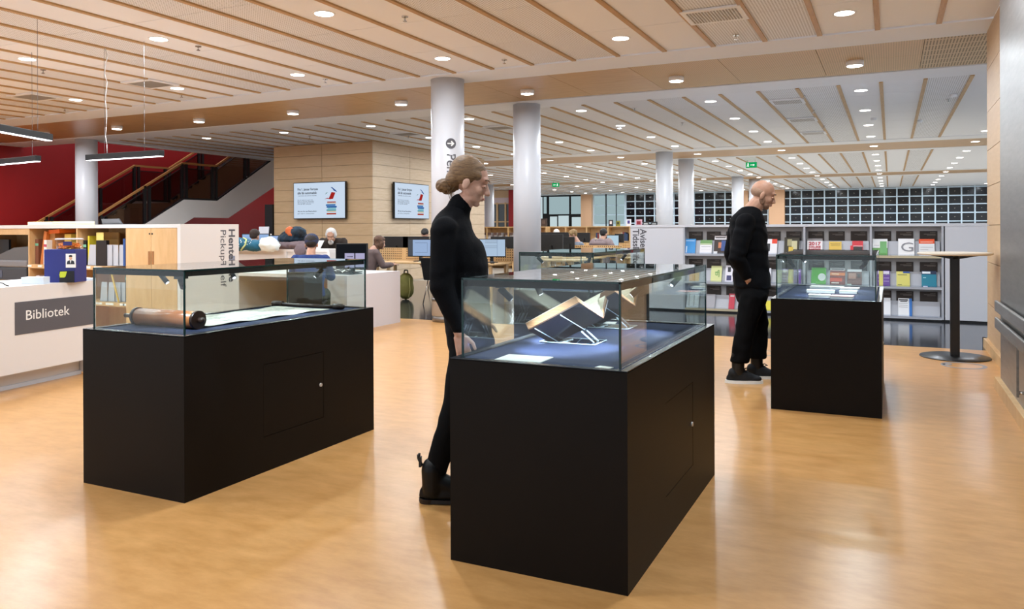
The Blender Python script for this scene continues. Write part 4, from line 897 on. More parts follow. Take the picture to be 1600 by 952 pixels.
# ================================================================== READING ROOM FURNITURE
def monitor(loc, rz, lab, w=.52, h=.33, scr=None, plate=False, zb=.10, grp='computer monitors in the reading room'):
    """front faces local -y"""
    t = thing('monitor', lab, 'monitor', loc, rz, grp)
    MB().box((-w/2, -.02, zb), (w/2, .025, zb+h), black_m).build('housing', t, bevel=.004)
    if scr: 
        MB().box((-w/2+.015, -.022, zb+.02), (w/2-.015, -.0195, zb+h-.015), emis('screen_'+scr[0], scr[0], scr[1])).build('display', t)
        b = MB()
        for (u0, v0, u1, v1, c_) in scr[2]: b.box((-w/2+.015+u0*(w-.03), -.0235, zb+.02+v0*(h-.035)), (-w/2+.015+u1*(w-.03), -.0221, zb+.02+v1*(h-.035)), emis('print_'+c_, c_, .8))
        if scr[2]: b.build('screen_window', t)
    MB().box((-.03, .025, .01), (.03, .06, zb+.18), black_m).box((-.11, -.06, 0), (.11, .12, .012), black_m).build('stand', t)
    if plate:
        p = MB().box((-.065, .06, .07), (.065, .075, zb+.17), mat('stand_plate', '8c8478', .35, metal=.5)).build('back_plate', t)
        b = MB(); b.open = True; 
        i = b.mi(black_m); n = 18; A_ = [b.bm.verts.new((.025*math.cos(6.283*k/n), .0755, .15+.025*math.sin(6.283*k/n))) for k in range(n)]; B_ = [b.bm.verts.new((.014*math.cos(6.283*k/n), .0755, .15+.014*math.sin(6.283*k/n))) for k in range(n)]
        for k in range(n): b.bm.faces.new((A_[k], B_[k], B_[(k+1) % n], A_[(k+1) % n]))
        b.build('round_emblem', p)
    return t
def table(x, y, w, d, lab, rz=0, z=.73):
    t = thing('reading_table', lab, 'table', (x, y, 0), rz, 'birch reading tables')
    MB().box((-w/2, -d/2, z-.03), (w/2, d/2, z), birch_m).build('table_top', t, bevel=.006)
    for sx in (-1, 1):
        for sy in (-1, 1):
            b = MB(); x_, y_ = sx*(w/2-.09), sy*(d/2-.07); b.box((x_-.022, y_-.03, 0), (x_+.022, y_+.03, z-.08), birch_m)
            b.hexa([(x_-.022, y_-.03, z-.08), (x_+.022, y_-.03, z-.08), (x_+.022, y_+.03, z-.08), (x_-.022, y_+.03, z-.08), (x_-.022-sx*.05, y_-.03, z-.031), (x_+.022-sx*.0, y_-.03, z-.031), (x_+.022, y_+.03, z-.031), (x_-.022-sx*.05, y_+.03, z-.031)], birch_m)
            b.build('leg', t)
    return t
def screen(x, y, w, lab, z0=.73, z1=.98, rz=0):
    t = thing('desk_screen', lab, 'desk divider', (x, y, 0), rz, 'perforated birch desk dividers')
    MB().box((-w/2, -.012, z0), (w/2, .012, z1), birch_m).build('panel', t)
    b = MB(); hm = flat('4b3418')
    nh = int(w/.047)
    for k in range(nh):
        for j in range(5):
            if k % 14 in (6, 7): continue
            b.box((-w/2+.03+k*.047-.010, -.0135, z0+.03+j*.046), (-w/2+.03+k*.047+.010, .0135, z0+.05+j*.046), hm)
    b.build('perforation', t, kind='stuff'); return t
def chair(x, y, rz, lab, c_='101114'):
    """front faces local +x"""
    t = thing('chair', lab, 'chair', (x, y, 0), rz, 'black shell chairs in the reading room'); m_ = flat(c_, .5)
    MB().box((-.2, -.21, .43), (.22, .21, .455), m_).build('seat', t, bevel=.01)
    MB().hexa([(-.22, -.2, .44), (-.19, -.2, .44), (-.19, .2, .44), (-.22, .2, .44), (-.30, -.21, .84), (-.28, -.21, .84), (-.28, .21, .84), (-.30, .21, .84)], m_).build('backrest', t, bevel=.01)
    for sx in (-1, 1):
        for sy in (-1, 1): MB().cyl((sx*.15, sy*.15, .43), (sx*.21, sy*.22, 0), .009, m=chrome_m, n=8).build('leg', t)
    return t
# white corner desk whose end panel shows beyond the left case
t = thing('white_desk', 'white computer desk with solid end panel, beyond the left case', 'desk', (-6.41, 8.33, 0))
MB().box((-2.0, 0, .70), (-.04, 1.24, .745), whitelam_m).build('desk_top', t); MB().box((-.04, 0, 0), (0, 1.24, .745), mat('white_panel', 'd6d3d8', .4)).build('end_panel', t)
MB().box((-.32, 0, 0), (-.04, .04, .70), whitelam_m).build('front_panel', t); MB().box((-2.04, 0, 0), (-2.0, 1.24, .745), whitelam_m).build('end_panel', t); MB().box((-2.0, 1.2, 0), (-1.2, 1.24, .70), birch_m).build('back_panel', t)
# higher white counter with birch fronts further left
t = thing('counter', 'long white counter with birch front panels at shoulder height', 'counter', (-8.1, 9.7, 0))
MB().box((-4.2, 0, 1.0), (.3, .55, 1.04), whitelam_m).build('counter_top', t); MB().box((-4.2, .02, .78), (.3, .06, 1.0), whitelam_m).build('fascia', t)
for x in (-4.2, -2.2, -.6, .26): MB().box((x, .0, 0), (x+.05, .53, 1.0), whitelam_m).build('upright', t)
for x0, x1 in ((-4.15, -2.2), (-2.15, -1.4), (-1.4, -.6)): MB().box((x0, .04, .02), (x1, .06, .78), birch_m).build('front_board', t)
for k, (x0, lab) in enumerate(((-12.2, 'cream drawer cabinet at left on the lower side of the counter'), (-11.2, 'cream drawer cabinet right of the first one'))):
    t = thing('drawer_cabinet', lab, 'cabinet', (x0, 9.2, 0), group='cream drawer cabinets'); MB().box((0, 0, 0), (.96, .45, 1.02), flat('e2d6c4')).build('body', t); MB().box((.02, -.012, .82), (.94, 0, .92), flat('e6dccb')).build('drawer', t); MB().box((.02, -.012, .40), (.94, 0, .80), flat('e6dccb')).build('drawer', t)
# long cream cupboard fronts with wood, next to the pickup shelf
table(-8.0, 12.75, 1.9, .75, 'birch reading table with a monitor, left of the big column'); table(-6.7, 12.75, .75, .75, 'short birch table end right of the big column')
screen(-8.4, 13.15, 2.6, 'perforated birch divider behind the table left of the big column'); screen(-6.55, 13.15, 1.0, 'perforated birch divider between the two white columns')
pp_ = atd(632, 403, 14.6)
monitor((-8.15, 12.85, .73), math.radians(8), 'monitor with a pale plan drawing beside the woman in grey-brown', .50, .34, ('a9c3ea', .9, [(.0, 0, .2, 1, '5b5f66'), (.3, .2, .85, .22, '8090b0'), (.3, .8, .85, .82, '8090b0'), (.84, .2, .85, .8, '8090b0')]), zb=.09)
monitor((-6.60, 12.85, .73), math.radians(24), 'monitor with a text document right of the standing woman', .52, .34, ('b8cfe8', .95, [(.25, .6, .7, .62, '8a98ac'), (.25, .5, .7, .52, '8a98ac'), (.25, .9, .7, .92, '8a98ac'), (.25, .8, .7, .82, '8a98ac'), (.7, 0, .72, 1, 'a0b8d8')]), zb=.10)
for k, (px, lab) in enumerate(((571, 'black monitor back behind the brown-haired woman, left'), (614, 'black monitor back with grey plate, above the woman in grey-brown'), (672, 'black monitor back with grey plate behind the lit plan monitor'), (795, 'black monitor back with grey plate left of the second column'))):
    p = atd(px, 380, 15.4); monitor((p.x, 13.7, .77), math.pi, lab, .62, .37, None, k != 0, zb=.06)
table(-7.5, 13.75, 4.6, .75, 'birch table behind the perforated dividers', z=.77)
chair(-7.35, 12.25, math.radians(80), 'black chair by the birch table, just left of the big column'); chair(-8.35, 11.15, math.radians(75), 'black chair under the woman in the grey-brown cardigan')
# keyboards, mouse, papers on the near tables
o = MB().box((-.22, -.07, 0), (.22, .07, .018), flat('1c1d20')).build('keyboard', label='black keyboard on the birch table between the columns', cat='keyboard'); o.location = (-6.75, 12.5, .73)
o = MB().ball((0, 0, .014), (.055, .035, .022), flat('26282c')).build('mouse', label='black computer mouse beside the keyboard near the second column', cat='mouse'); o.location = (-6.42, 12.52, .735)
for k, (x, y, c_) in enumerate(((-7.75, 12.5, 'e4e2c8'), (-7.5, 12.45, 'd0d4c0'))):
    o = MB().box((-.15, -.1, 0), (.15, .1, .02+.015*k), flat(c_)).build('paper_pile', label=['pile of papers in front of the plan monitor', 'thicker pile of papers at the right end of the table by the column'][k], cat='paper'); o.location = (x, y, .73)
# white desk monitors
monitor((-6.80, 8.95, .745), math.radians(18), 'dark monitor with two lilac windows at the end of the white desk', .46, .36, ('24262b', .6, [(.28, .0, .6, .62, 'c9c4ea'), (.64, -.18+.2, .95, .62, 'c9c4ea'), (.35, .45, .55, .5, '222222')]), zb=.05)
p = atd(400, 372, 14.2); monitor((p.x, p.y, .86), math.radians(20), 'lit pale blue monitor behind the teal bag at left', .52, .34, ('9fc0ee', .95, []), zb=.08)
p = atd(437, 372, 14.4); monitor((p.x, p.y, .86), math.radians(35), 'lit pale blue monitor between the white bag and the jackets', .45, .34, ('a9c4f4', .95, []), zb=.05)
t = table(p.x-.9, p.y+.25, 3.2, .7, 'table behind the counter carrying the two blue-lit monitors', z=.86)
p = atd(410, 367, 15.3); o = MB().hexa([(-.1, 0, 0), (.14, 0, 0), (.14, .02, 0), (-.1, .02, 0), (-.14, .06, .14), (.1, .06, .14), (.1, .08, .14), (-.14, .08, .14)], grey_m).box((-.1, 0, -.45), (.14, .1, 0), whitelam_m).build('display_stand', label='small grey tilted panel on a box, in front of the red wall', cat='panel'); o.location = (p.x, p.y, 1.27)
b = MB(); b.box((-.28, -.12, 0), (.28, .12, .012), flat('1b1c20'))
for k in range(7): b.tube([(-.3+.06*k, .1*math.sin(k), .01), (-.2+.05*k, .14*math.cos(k*1.3), .05+.02*(k % 3)), (-.12+.07*k, .12*math.sin(k*2), .012)], .006, black_m, 5)
o = b.build('keyboard', label='black keyboard and cables at the right end of the white desk', cat='keyboard'); o.location = (-6.75, 8.62, .745)
o = MB().box((-.25, -.16, 0), (.25, .16, .15), flat('222428')).build('black_box', label='black equipment box on the white desk by the capped man', cat='box', bevel=.01); o.location = (-7.35, 8.75, .745)
# right hand desks
table(-6.35, 16.0, 1.5, .8, 'birch table beyond the second column, its top seen over the rear case'); table(-4.8, 16.5, .8, .8, 'birch table to the right of the blonde person')
table(-7.0, 18.75, 3.2, .8, 'birch table in front of the row of dark monitors'); table(-5.0, 19.0, .9, .8, 'birch table by the lettered white shelf end')
screen(-6.9, 19.35, 2.4, 'perforated birch divider behind the person in the parka'); screen(-5.15, 19.4, 1.0, 'perforated birch divider beside the lettered shelf end'); screen(-6.05, 16.4, 1.6, 'perforated birch divider under the blonde person')
for k, (px, y_, z1_, w_, sc, lab, rz) in enumerate(((861, 14.55, 1.235, .52, None, 'large black monitor back right of the second column', 180), (889, 16.1, 1.17, .26, None, 'smaller dark monitor in front of the blonde person', 185), (912, 19.7, 1.24, .36, None, 'dark monitor back behind the blonde person', 180), (957, 18.6, 1.19, .34, ('bcd8ea', 1.0, []), 'lit pale blue monitor in front of the parka person', 45), (968, 19.7, 1.21, .24, None, 'dark monitor beside the lettered shelf end', 180), (868, 19.75, 1.25, .85, None, 'wide black monitor back under the white-haired head', 180))):
    p = onY(px, 378, y_); hh = .40 if k == 0 else .33
    monitor((p.x, y_, .73), math.radians(rz), lab, w_, hh, sc, zb=z1_-.73-hh)
table(-6.3, 14.6, 1.6, .7, 'birch table under the large black monitor by the second column'); table(-7.6, 19.7, 3.6, .7, 'long birch table behind the perforated divider at the back')
# birch bookcases far behind
def bcase(x0, x1, y, n, lab, z1=1.42, books=()):
    t = thing('bookcase', lab, 'bookcase', (x0, y, 0), group='birch bookcases at the back'); L = x1-x0
    MB().box((0, 0, z1-.03), (L, .35, z1), birch_m).build('top', t); MB().box((0, .33, 0), (L, .35, z1-.03), birch_m).build('back_panel', t)
    for k in range(n+1): MB().box((L*k/n-.02, 0, 0), (L*k/n+.02, .33, z1-.03), birch_m).build('divider', t)
    for z in (.1, .5, .93): MB().box((0, 0, z), (L, .33, z+.03), birch_m).build('shelf', t)
    return t
xl, xm = onY(728, 360, 24.0).x, onY(828, 360, 24.0).x
bcase(xl, xm, 24.0, 3, 'birch bookcase of grey magazine files between the woman and second column')
xr0, xr1 = onY(852, 360, 23.5).x, onY(984, 360, 23.5).x
bcase(xr0, xr1, 23.5, 4, 'long birch bookcase behind the blonde and parka persons')
bcase(onY(835, 360, 23.0).x, onY(849, 360, 23.0).x, 23.2, 1, 'narrow birch bookcase end just right of the second column')
for k, px in enumerate((737, 745, 757, 765, 774, 781, 792, 799)):
    x = onY(px, 370, 24.05).x; o = MB().hexa([(-.06, 0, 0), (.06, 0, 0), (.06, .2, 0), (-.06, .2, 0), (-.05, .06, .26), (.07, .06, .26), (.07, .26, .26), (-.05, .26, .26)], flat('d9d3d4')).box((-.055, -.002, .18), (.06, .03, .26), flat('6a5046')).build('magazine_file', label=f'white magazine file with brown top, {ORD[k]} from the left in the back bookcase', cat='magazine file', group='white magazine files'); o.location = (x, 24.02, .96)
rr = random.Random(11)
def bookrow(px0, px1, y, z, hs, grp, lab0):
    x = onY(px0, 370, y).x; xe_ = onY(px1, 370, y).x; k = 0
    while x < xe_:
        w_ = .035+rr.random()*.03; c_ = rr.choice(('2b2b30', 'd8d4ce', '5a5a64', '8c3a34', '34486a', 'c9c2b0')); h_ = hs*(.8+.2*rr.random())
        o = MB().box((0, 0, 0), (w_, .2, h_), flat(c_)).build('book', label=f'{lab0}, {ORD[min(k, 10)]} from the left', cat='book', group=grp); o.location = (x, y, z); x += w_+.004; k += 1
bookrow(931, 943, 23.56, .96, .26, 'books behind the parka person', 'small standing book behind the parka person'); bookrow(970, 981, 23.56, .96, .28, 'books by the lettered shelf end', 'small standing book by the lettered shelf end')
bookrow(974, 981, 23.56, .53, .3, 'books low by the lettered shelf end', 'small book on the lower shelf by the lettered end')
for k, (px, w_, h_, c_, lab, y) in enumerate(((848.5, .22, .26, '4a3a34', 'dark brown box with a round pattern on top of the bookcase by the column', 23.3), (953.5, .14, .2, '2a2630', 'black and white picture book displayed on the back bookcase', 23.6), (965, .12, .17, '8c8a3c', 'olive and yellow book displayed on the back bookcase', 23.6), (981.5, .15, .22, 'e8e8ee', 'white book with purple square displayed on the back bookcase', 23.6))):
    x = onY(px, 350, y).x; b = MB().box((-w_/2, 0, 0), (w_/2, .03, h_), flat(c_)); b.box((-w_*.25, -.002, h_*.35), (w_*.25, 0, h_*.8), flat(('6a554c', 'e6dcdc', '3c3a1c', '4a3a8a')[k])); o = b.build('displayed_book', label=lab, cat='book', group='books displayed on the back bookcases'); o.location = (x, y+.05, 1.42)
for k, (px, c1_, c2_, lab) in enumerate(((998, 'd8a8b4', '8c1f2c', 'pink and red book displayed on the white magazine shelf end'), (1009, '1d1d20', 'b8b8b0', 'black book with pale label displayed on the magazine shelf end'), (1022, '1b1a1e', '9a9a94', 'second black book on the magazine shelf end, right of the first'))):
    x = onY(px, 350, 13.3).x; b = MB().box((-.055, 0, 0), (.055, .02, (.10, .06, .06)[k]), flat(c1_)); b.box((-.035, -.002, .012), (.035, 0, (.07, .035, .035)[k]), flat(c2_)); o = b.build('displayed_book', label=lab, cat='book', group='books displayed on the magazine shelf'); o.location = (x, 13.3, 1.405)

# ================================================================== SOFT THINGS
def blob(name, lab, cat, loc, parts, m_, vox=.02, amp=.012, fr=14, rz=0, group=None, parent=None, kind=None):
    """cloth-like lump: union of ellipsoids, remeshed and crumpled"""
    b = MB(); b.mi(m_)
    for c, r in parts: b.ball(c, r, m_, 3)
    me = b.mesh(name); o = bpy.data.objects.new(name, me); COL.objects.link(o); return finish(o, vox, amp, fr, loc, rz, lab, cat, group, parent)
def finish(o, vox, amp, fr, loc=(0, 0, 0), rz=0, lab=None, cat=None, group=None, parent=None, smooth=6, fac=.5, fold=None):
    r = o.modifiers.new('r', 'REMESH'); r.mode = 'VOXEL'; r.voxel_size = vox; r.use_smooth_shade = True
    s = o.modifiers.new('s', 'SMOOTH'); s.factor = fac; s.iterations = smooth
    bpy.context.view_layer.update()
    me = bpy.data.meshes.new_from_object(o.evaluated_get(bpy.context.evaluated_depsgraph_get())); ms = list(o.data.materials)
    o.modifiers.clear(); o.data = me
    me.materials.clear()
    for m_ in ms: me.materials.append(m_)
    if amp:
        ns = [v.normal.copy() for v in me.vertices]
        for v, n_ in zip(me.vertices, ns):
            p = v.co; k = noise.noise(p*fr)
            k = (1-abs(k)*2) if fold is None else math.sin(p.z*fold+noise.noise(p*7)*5)*.6+noise.noise(p*fr)
            v.co = p+n_*amp*k
    for p in me.polygons: p.use_smooth = True
    o.location = loc; o.rotation_euler.z = rz
    if parent: o.parent = parent
    return tag(o, lab, cat, group)
p = atd(396, 384, 13.0)
t = thing('teal_bag', 'teal polka-dot bag lying on the cream cabinets at left', 'bag', (p.x+.1, 9.45, 1.02))
blob('body', None, None, (0, 0, 0), [((-.4, 0, .1), (.28, .17, .1)), ((0, 0, .1), (.3, .17, .1)), ((.32, 0, .08), (.18, .15, .09))], mat('teal_cloth', '0f5c78', .7), parent=t)
b = MB(); rr = random.Random(2)
for k in range(40): 
    x = rr.uniform(-.5, .4); z = rr.uniform(.04, .17); b.ball((x, -.17+abs(z-.1)*.6+(.02 if abs(x) > .3 else 0), z), (.009, .006, .009), flat('d8e6ea'), 1)
b.build('white_dots', t, kind='stuff'); MB().tube([(.2, -.17, .01), (.3, -.18, .1), (.26, -.12, .18), (.1, -.02, .2)], .012, flat('c8d48a')).build('strap', t)
blob('plastic_bag', 'crumpled white plastic bag between the teal bag and the jackets', 'bag', (onY(426, 380, 9.6).x, 9.5, 1.02), [((0, 0, .1), (.17, .13, .11)), ((.08, 0, .07), (.14, .1, .08))], mat('thin_white_plastic', 'dfe8e4', .35), amp=.02, fr=11)
xj = onY(456, 375, 9.9).x
jk = blob('jacket', 'bundled dark jacket with orange and blue details on the counter', 'jacket', (xj, 9.95, 1.12), [((0, 0, .11), (.24, .16, .11)), ((.12, -.05, .18), (.14, .12, .09)), ((-.12, 0, .08), (.17, .14, .09))], mat('dark_patterned_cloth', '1f3c52', .8, noise_=('0f1418', 9, 2)), amp=.02)
blob('lining', None, None, (.02, -.13, .16), [((0, 0, .05), (.07, .06, .07)), ((.05, 0, .0), (.06, .05, .05))], flat('c8622c'), amp=.01, parent=jk)
blob('scarf', 'grey-brown woollen cloth lying on the counter edge under the jacket', 'scarf', (onY(463, 385, 9.8).x, 9.75, 1.04), [((-.25, .05, .05), (.25, .14, .055)), ((.1, .05, .06), (.3, .14, .06)), ((.2, -.1, -.02), (.1, .06, .09))], mat('taupe_wool', '6f6064', .95), amp=.015)
p = onZ(634, 468, 0)
t = thing('backpack', 'olive green backpack standing on the floor by the birch table', 'backpack', (p.x, p.y, 0), math.radians(20))
ol = mat('olive_nylon', '8d8a45', .65)
blob('body', None, None, (0, 0, 0), [((0, 0, .2), (.16, .13, .2)), ((0, .02, .36), (.14, .11, .15)), ((.0, -.06, .16), (.13, .1, .13))], ol, amp=.008, parent=t)
MB().tube([(-.04, .03, .48), (-.03, .03, .56), (.03, .03, .56), (.04, .03, .48)], .012, black_m).build('grab_handle', t)
MB().tube([(-.11, -.13, .42), (-.13, -.16, .25), (-.1, -.15, .05)], .01, flat('c6c27c')).tube([(.1, -.12, .42), (.12, -.15, .2), (.09, -.14, .05)], .01).build('strap', t)

# ================================================================== PEOPLE
def cap(b, p, q, r1, r2, n=14):
    """tapered capsule"""
    p = Vector(p); q = Vector(q); i = 0; ax = (q-p); L = ax.length; ax = ax/L if L > 1e-6 else Vector((0, 0, 1)); u = ax.orthogonal().normalized(); w = ax.cross(u); rings = []
    for k in range(1, 5): a = math.pi/2*(1-k/4); rings.append((p-ax*r1*math.sin(a), r1*math.cos(a)))
    for k in range(0, 4): a = math.pi/2*k/4; rings.append((q+ax*r2*math.sin(a), r2*math.cos(a)))
    R = [[b.bm.verts.new(c+(u*math.cos(2*math.pi*k/n)+w*math.sin(2*math.pi*k/n))*r) for k in range(n)] for c, r in rings]
    s = b.bm.verts.new(p-ax*r1); e = b.bm.verts.new(q+ax*r2)
    for A, B in zip(R[:-1], R[1:]):
        for k in range(n): b.bm.faces.new((A[k], A[(k+1) % n], B[(k+1) % n], B[k]))
    for k in range(n): b.bm.faces.new((s, R[0][(k+1) % n], R[0][k])); b.bm.faces.new((e, R[-1][k], R[-1][(k+1) % n]))
    return b
def chain(b, pts, rs):
    for k in range(len(pts)-1): cap(b, pts[k], pts[k+1], rs[k], rs[k+1])
HEADP = [((-.012, 0, .03), (.094, .074, .086)), ((.028, 0, -.025), (.058, .058, .075)), ((.036, 0, -.076), (.042, .046, .032)), ((.062, 0, -.098), (.019, .021, .016)),
         ((.055, .033, -.03), (.026, .022, .026)), ((.055, -.033, -.03), (.026, .022, .026)), ((.073, 0, .028), (.018, .048, .018)), ((.085, 0, -.062), (.012, .023, .007)), ((.083, 0, -.072), (.012, .02, .007)),
         ((-.006, .076, -.018), (.019, .010, .031)), ((-.006, -.076, -.018), (.019, .010, .031))]
def head_to(b, c, pitch, yaw=0, sc=1.0, extra=()):
    R = Matrix.Rotation(yaw, 3, 'Z') @ Matrix.Rotation(pitch, 3, 'Y')
    for q, r in list(HEADP)+list(extra): b.ball(Vector(c)+R @ (Vector(q)*sc), [v*sc for v in r], None, 3, rot=R)
    cap(b, Vector(c)+R @ (Vector((.086, 0, .004))*sc), Vector(c)+R @ (Vector((.106, 0, -.034))*sc), .008*sc, .0125*sc, 10)
    for s in (-1, 1): b.ball(Vector(c)+R @ (Vector((.098, .011*s, -.038))*sc), [.009*sc]*3, None, 2)
    return R
def hand(b, wr, d, side, up, curl=.5, sc=1.0, thumb=1):
    """palm + five separate fingers; d = direction, side = across the palm (towards thumb), up = back of hand"""
    d = Vector(d).normalized(); side = Vector(side); side = (side-d*side.dot(d)).normalized(); up = d.cross(side).normalized()*(1 if up > 0 else -1)
    P = Vector(wr); pal = [P+d*.02*sc, P+d*.085*sc]
    for o in (-.026, -.009, .009, .026): cap(b, P+side*o*.7*sc+d*.01*sc, P+side*o*sc+d*.08*sc, .0135*sc, .0115*sc, 10)
    for o, L in ((.028, .068), (.0095, .078), (-.0095, .072), (-.028, .056)):
        a = P+side*o*1.08*sc+d*.088*sc; d1 = (d-up*curl*.35).normalized(); m1 = a+d1*L*.45*sc; d2 = (d-up*curl*1.0).normalized(); m2 = m1+d2*L*.3*sc; d3 = (d-up*curl*1.7).normalized(); m3 = m2+d3*L*.25*sc
        chain(b, [a, m1, m2, m3], [.0085*sc, .008*sc, .0072*sc, .006*sc])
    a = P+side*.030*sc+d*.022*sc; dt = (d*.75+side*.6-up*.3).normalized(); m1 = a+dt*.04*sc; dt2 = (d*.95+side*.15-up*.35).normalized(); m2 = m1+dt2*.032*sc
    chain(b, [a, m1, m2], [.0125*sc, .010*sc, .008*sc])
def mk(b, name, m_, parent, vox, amp=0, fr=20, smooth=4, fac=.5, fold=None):
    b.mats = [m_]; me = b.mesh(name); o = bpy.data.objects.new(name, me); COL.objects.link(o)
    return finish(o, vox, amp, fr, parent=parent, smooth=smooth, fac=fac, fold=fold)
hairb = mat('dark_blonde_hair', '916f48', .5, noise_=('553a20', 30, 4), stretch=(1.0, 1.0, 7), bump=.3, bscale=60)

# --- the woman at the centre case -------------------------------------------------
WZ = .003217
def wj(px, py, v=0): return Vector(((px-715)*WZ, v, 1.35+(358-py)*WZ))
wroot = thing('person', 'woman in black turtleneck with hair in a bun looking into the centre case', 'person', (-1.975, 3.44, 0), math.radians(22))
hc = wj(739, 284); pit = .30
b = MB()
R = head_to(b, hc, pit)
chain(b, [wj(716, 340), wj(729, 316)], [.055, .05])
sh = {s: wj(706, 356, s*.165) for s in (-1, 1)}
el = {-1: wj(703, 442, -.20), 1: wj(715, 442, .20)}; wr_ = {-1: wj(729, 512, -.20), 1: wj(748, 505, .19)}
tors = [(wj(713, 352), .075, .12), (wj(709, 375), .10, .165), (wj(710, 405), .105, .165), (wj(716, 445), .095, .14), (wj(727, 485), .10, .145), (wj(736, 520), .11, .165), (wj(740, 545), .09, .14)]
b.loft(tors)
for s in (-1, 1): chain(b, [sh[s]-Vector((0, s*.02, .02)), el[s], wr_[s]], [.042, .036, .025])
hand(b, wr_[-1]+Vector((.003, 0, -.012)), (.24, .0, -.97), (.95, .12, .25), -1, .35, .98)
hand(b, wr_[1]+Vector((.003, 0, -.01)), (.3, 0, -.95), (.9, -.2, .25), 1, .4, .98)
hip = {s: wj(742, 540, s*.085) for s in (-1, 1)}; kn = {-1: Vector((.012, -.08, .47)), 1: Vector((.135, .08, .47))}; an = {-1: Vector((-.098, -.08, .11)), 1: Vector((.10, .085, .10))}
for s in (-1, 1): chain(b, [hip[s], kn[s], an[s]], [.082, .05, .036])
for s, x0 in ((-1, -.13), (1, .07)): chain(b, [(x0+.05, s*.082, .05), (x0+.19, s*.082, .036)], [.03, .022])
mk(b, 'body', skin_m, wroot, .0052, smooth=2, fac=.4)
# sweater
b = MB(); b.loft([(wj((l+r)/2, y), (r-l)/2*WZ, w_) for y, l, r, w_ in ((322, 702, 735, .06), (330, 693, 736, .085), (338, 685, 736, .13), (348, 680, 739, .165), (358, 679, 743, .18), (376, 679, 752, .188), (396, 681, 762, .186), (416, 684, 768, .18), (440, 688, 769, .17), (465, 692, 769, .165), (490, 697, 770, .172), (522, 701, 774, .182))])
for s in (-1, 1): chain(b, [sh[s]-Vector((0, s*.012, .012)), el[s], wr_[s]+Vector((-.004, 0, .03))], [.070, .058, .038])
b.ball(wj(746, 398, .0), (.055, .13, .09), None, 3)
chain(b, [wj(713, 345), wj(722, 326)], [.08, .062])
sw = mk(b, 'turtleneck_sweater', knit_m, wroot, .009, amp=.004, fr=9, smooth=5, fold=38)
b = MB(); c0, c1_ = wj(713, 345), wj(725, 318); R2_ = .066
cap(b, c0, c0+(c1_-c0)*.9, R2_, .060, 24); mk(b, 'rolled_collar', knit_m, sw, .007, smooth=3)
# trousers
b = MB(); b.loft([(wj(735, 512), .112, .17), (wj(740, 535), .12, .18), (wj(742, 560), .105, .165)])
for s in (-1, 1): chain(b, [hip[s]-Vector((0, 0, .02)), kn[s], an[s]+Vector((0, 0, .02))], [.105, .068, .052])
mk(b, 'trousers', trou_m, wroot, .010, amp=.003, fr=12, smooth=5)
for s, x0 in ((-1, -.145), (1, .05)):
    b = MB(); y = s*.082
    chain(b, [(x0+.045, y, .165), (x0+.045, y, .07)], [.060, .056]); chain(b, [(x0+.03, y, .045), (x0+.05, y, .07)], [.042, .05]); chain(b, [(x0+.06, y, .11), (x0+.15, y, .075)], [.05, .04]); b.loft([((x0+.10, y, .028), .13, .044), ((x0+.10, y, .06), .125, .042), ((x0+.085, y, .09), .09, .038)]); b.ball((x0+.19, y, .045), (.06, .042, .035), None, 3)
    bt = mk(b, 'ankle_boot', leather_m, wroot, .006, smooth=4)
    MB().loft([((x0+.112, y, .006), .140, .046), ((x0+.112, y, .024), .139, .046)], black_m, n=28).loft([((x0+.025, y, 0), .05, .038), ((x0+.025, y, .024), .052, .042)], black_m, n=24).build('sole', bt)
    MB().tube([(x0-.012, y, .18), (x0-.028, y, .215), (x0-.03, y, .235), (x0-.02, y, .235)], .008, black_m).box((x0-.026, y-.012, .175), (x0-.014, y+.012, .225), black_m).build('pull_tab', bt)
# hair with bun
def hl(q): return hc + R @ Vector(q)
b = MB()
for q, r in (((-.032, 0, .042), (.088, .084, .088)), ((-.004, 0, .062), (.074, .067, .050)), ((-.022, .052, .03), (.058, .032, .054)), ((-.022, -.052, .03), (.058, .032, .054)), ((-.075, 0, -.01), (.05, .062, .055)), ((.024, -.050, .036), (.034, .022, .030)), ((.024, .050, .036), (.034, .022, .030))): b.ball(hl(q), r, None, 3, rot=R)
hr = mk(b, 'hair', hairb, wroot, .005, smooth=6)
b = MB()
bc = wj(698, 290); b.ball(bc, (.040, .042, .034), None, 3); b.ball(bc+Vector((.016, 0, -.014)), (.034, .038, .028), None, 3); chain(b, [bc+Vector((.02, 0, .0)), bc+Vector((.05, 0, .0))], [.026, .03])
bn = mk(b, 'hair_bun', hairb, hr, .005, amp=.004, fr=55, smooth=3)
b = MB()
for k in range(7):
    a = 1.6+k*.25; pts = [hl((.07-.012*k, .03*math.cos(a)*s_, .09-.006*k)) for s_ in (0,)]
for sy in (-1, 1):
    for k in range(9):
        z0 = .085-.012*k; pts = [hl((.085-.004*k*k*.3-.01*j*2.1, sy*(.028+.012*k*.5+.012*j), z0-.004*j*j*.2+.022)) for j in range(0)]
    for k in range(3): b.tube([hl((-.06-.02*k, sy*.05, -.045)), hl((-.07-.01*k, sy*.045, -.075)), hl((-.06, sy*.04, -.10-.01*k))], .0016, hairb, 5)
b.mi(hairb); b.build('loose_strands', hr)
for sy in (-1, 1):
    e = MB().ball(hl((.079, sy*.031, -.004)), (.011, .014, .0085), skin_m, 2).build('eyelid', wroot)
    MB().tube([hl((.0895, sy*.020, -.007)), hl((.091, sy*.031, -.0095)), hl((.083, sy*.044, -.008))], .0017, flat('3a2a20')).build('eyelashes', e)
    MB().tube([hl((.0945, sy*.016, .026)), hl((.092, sy*.034, .033)), hl((.078, sy*.05, .027))], .0026, flat('7a5c40')).build('eyebrow', wroot)
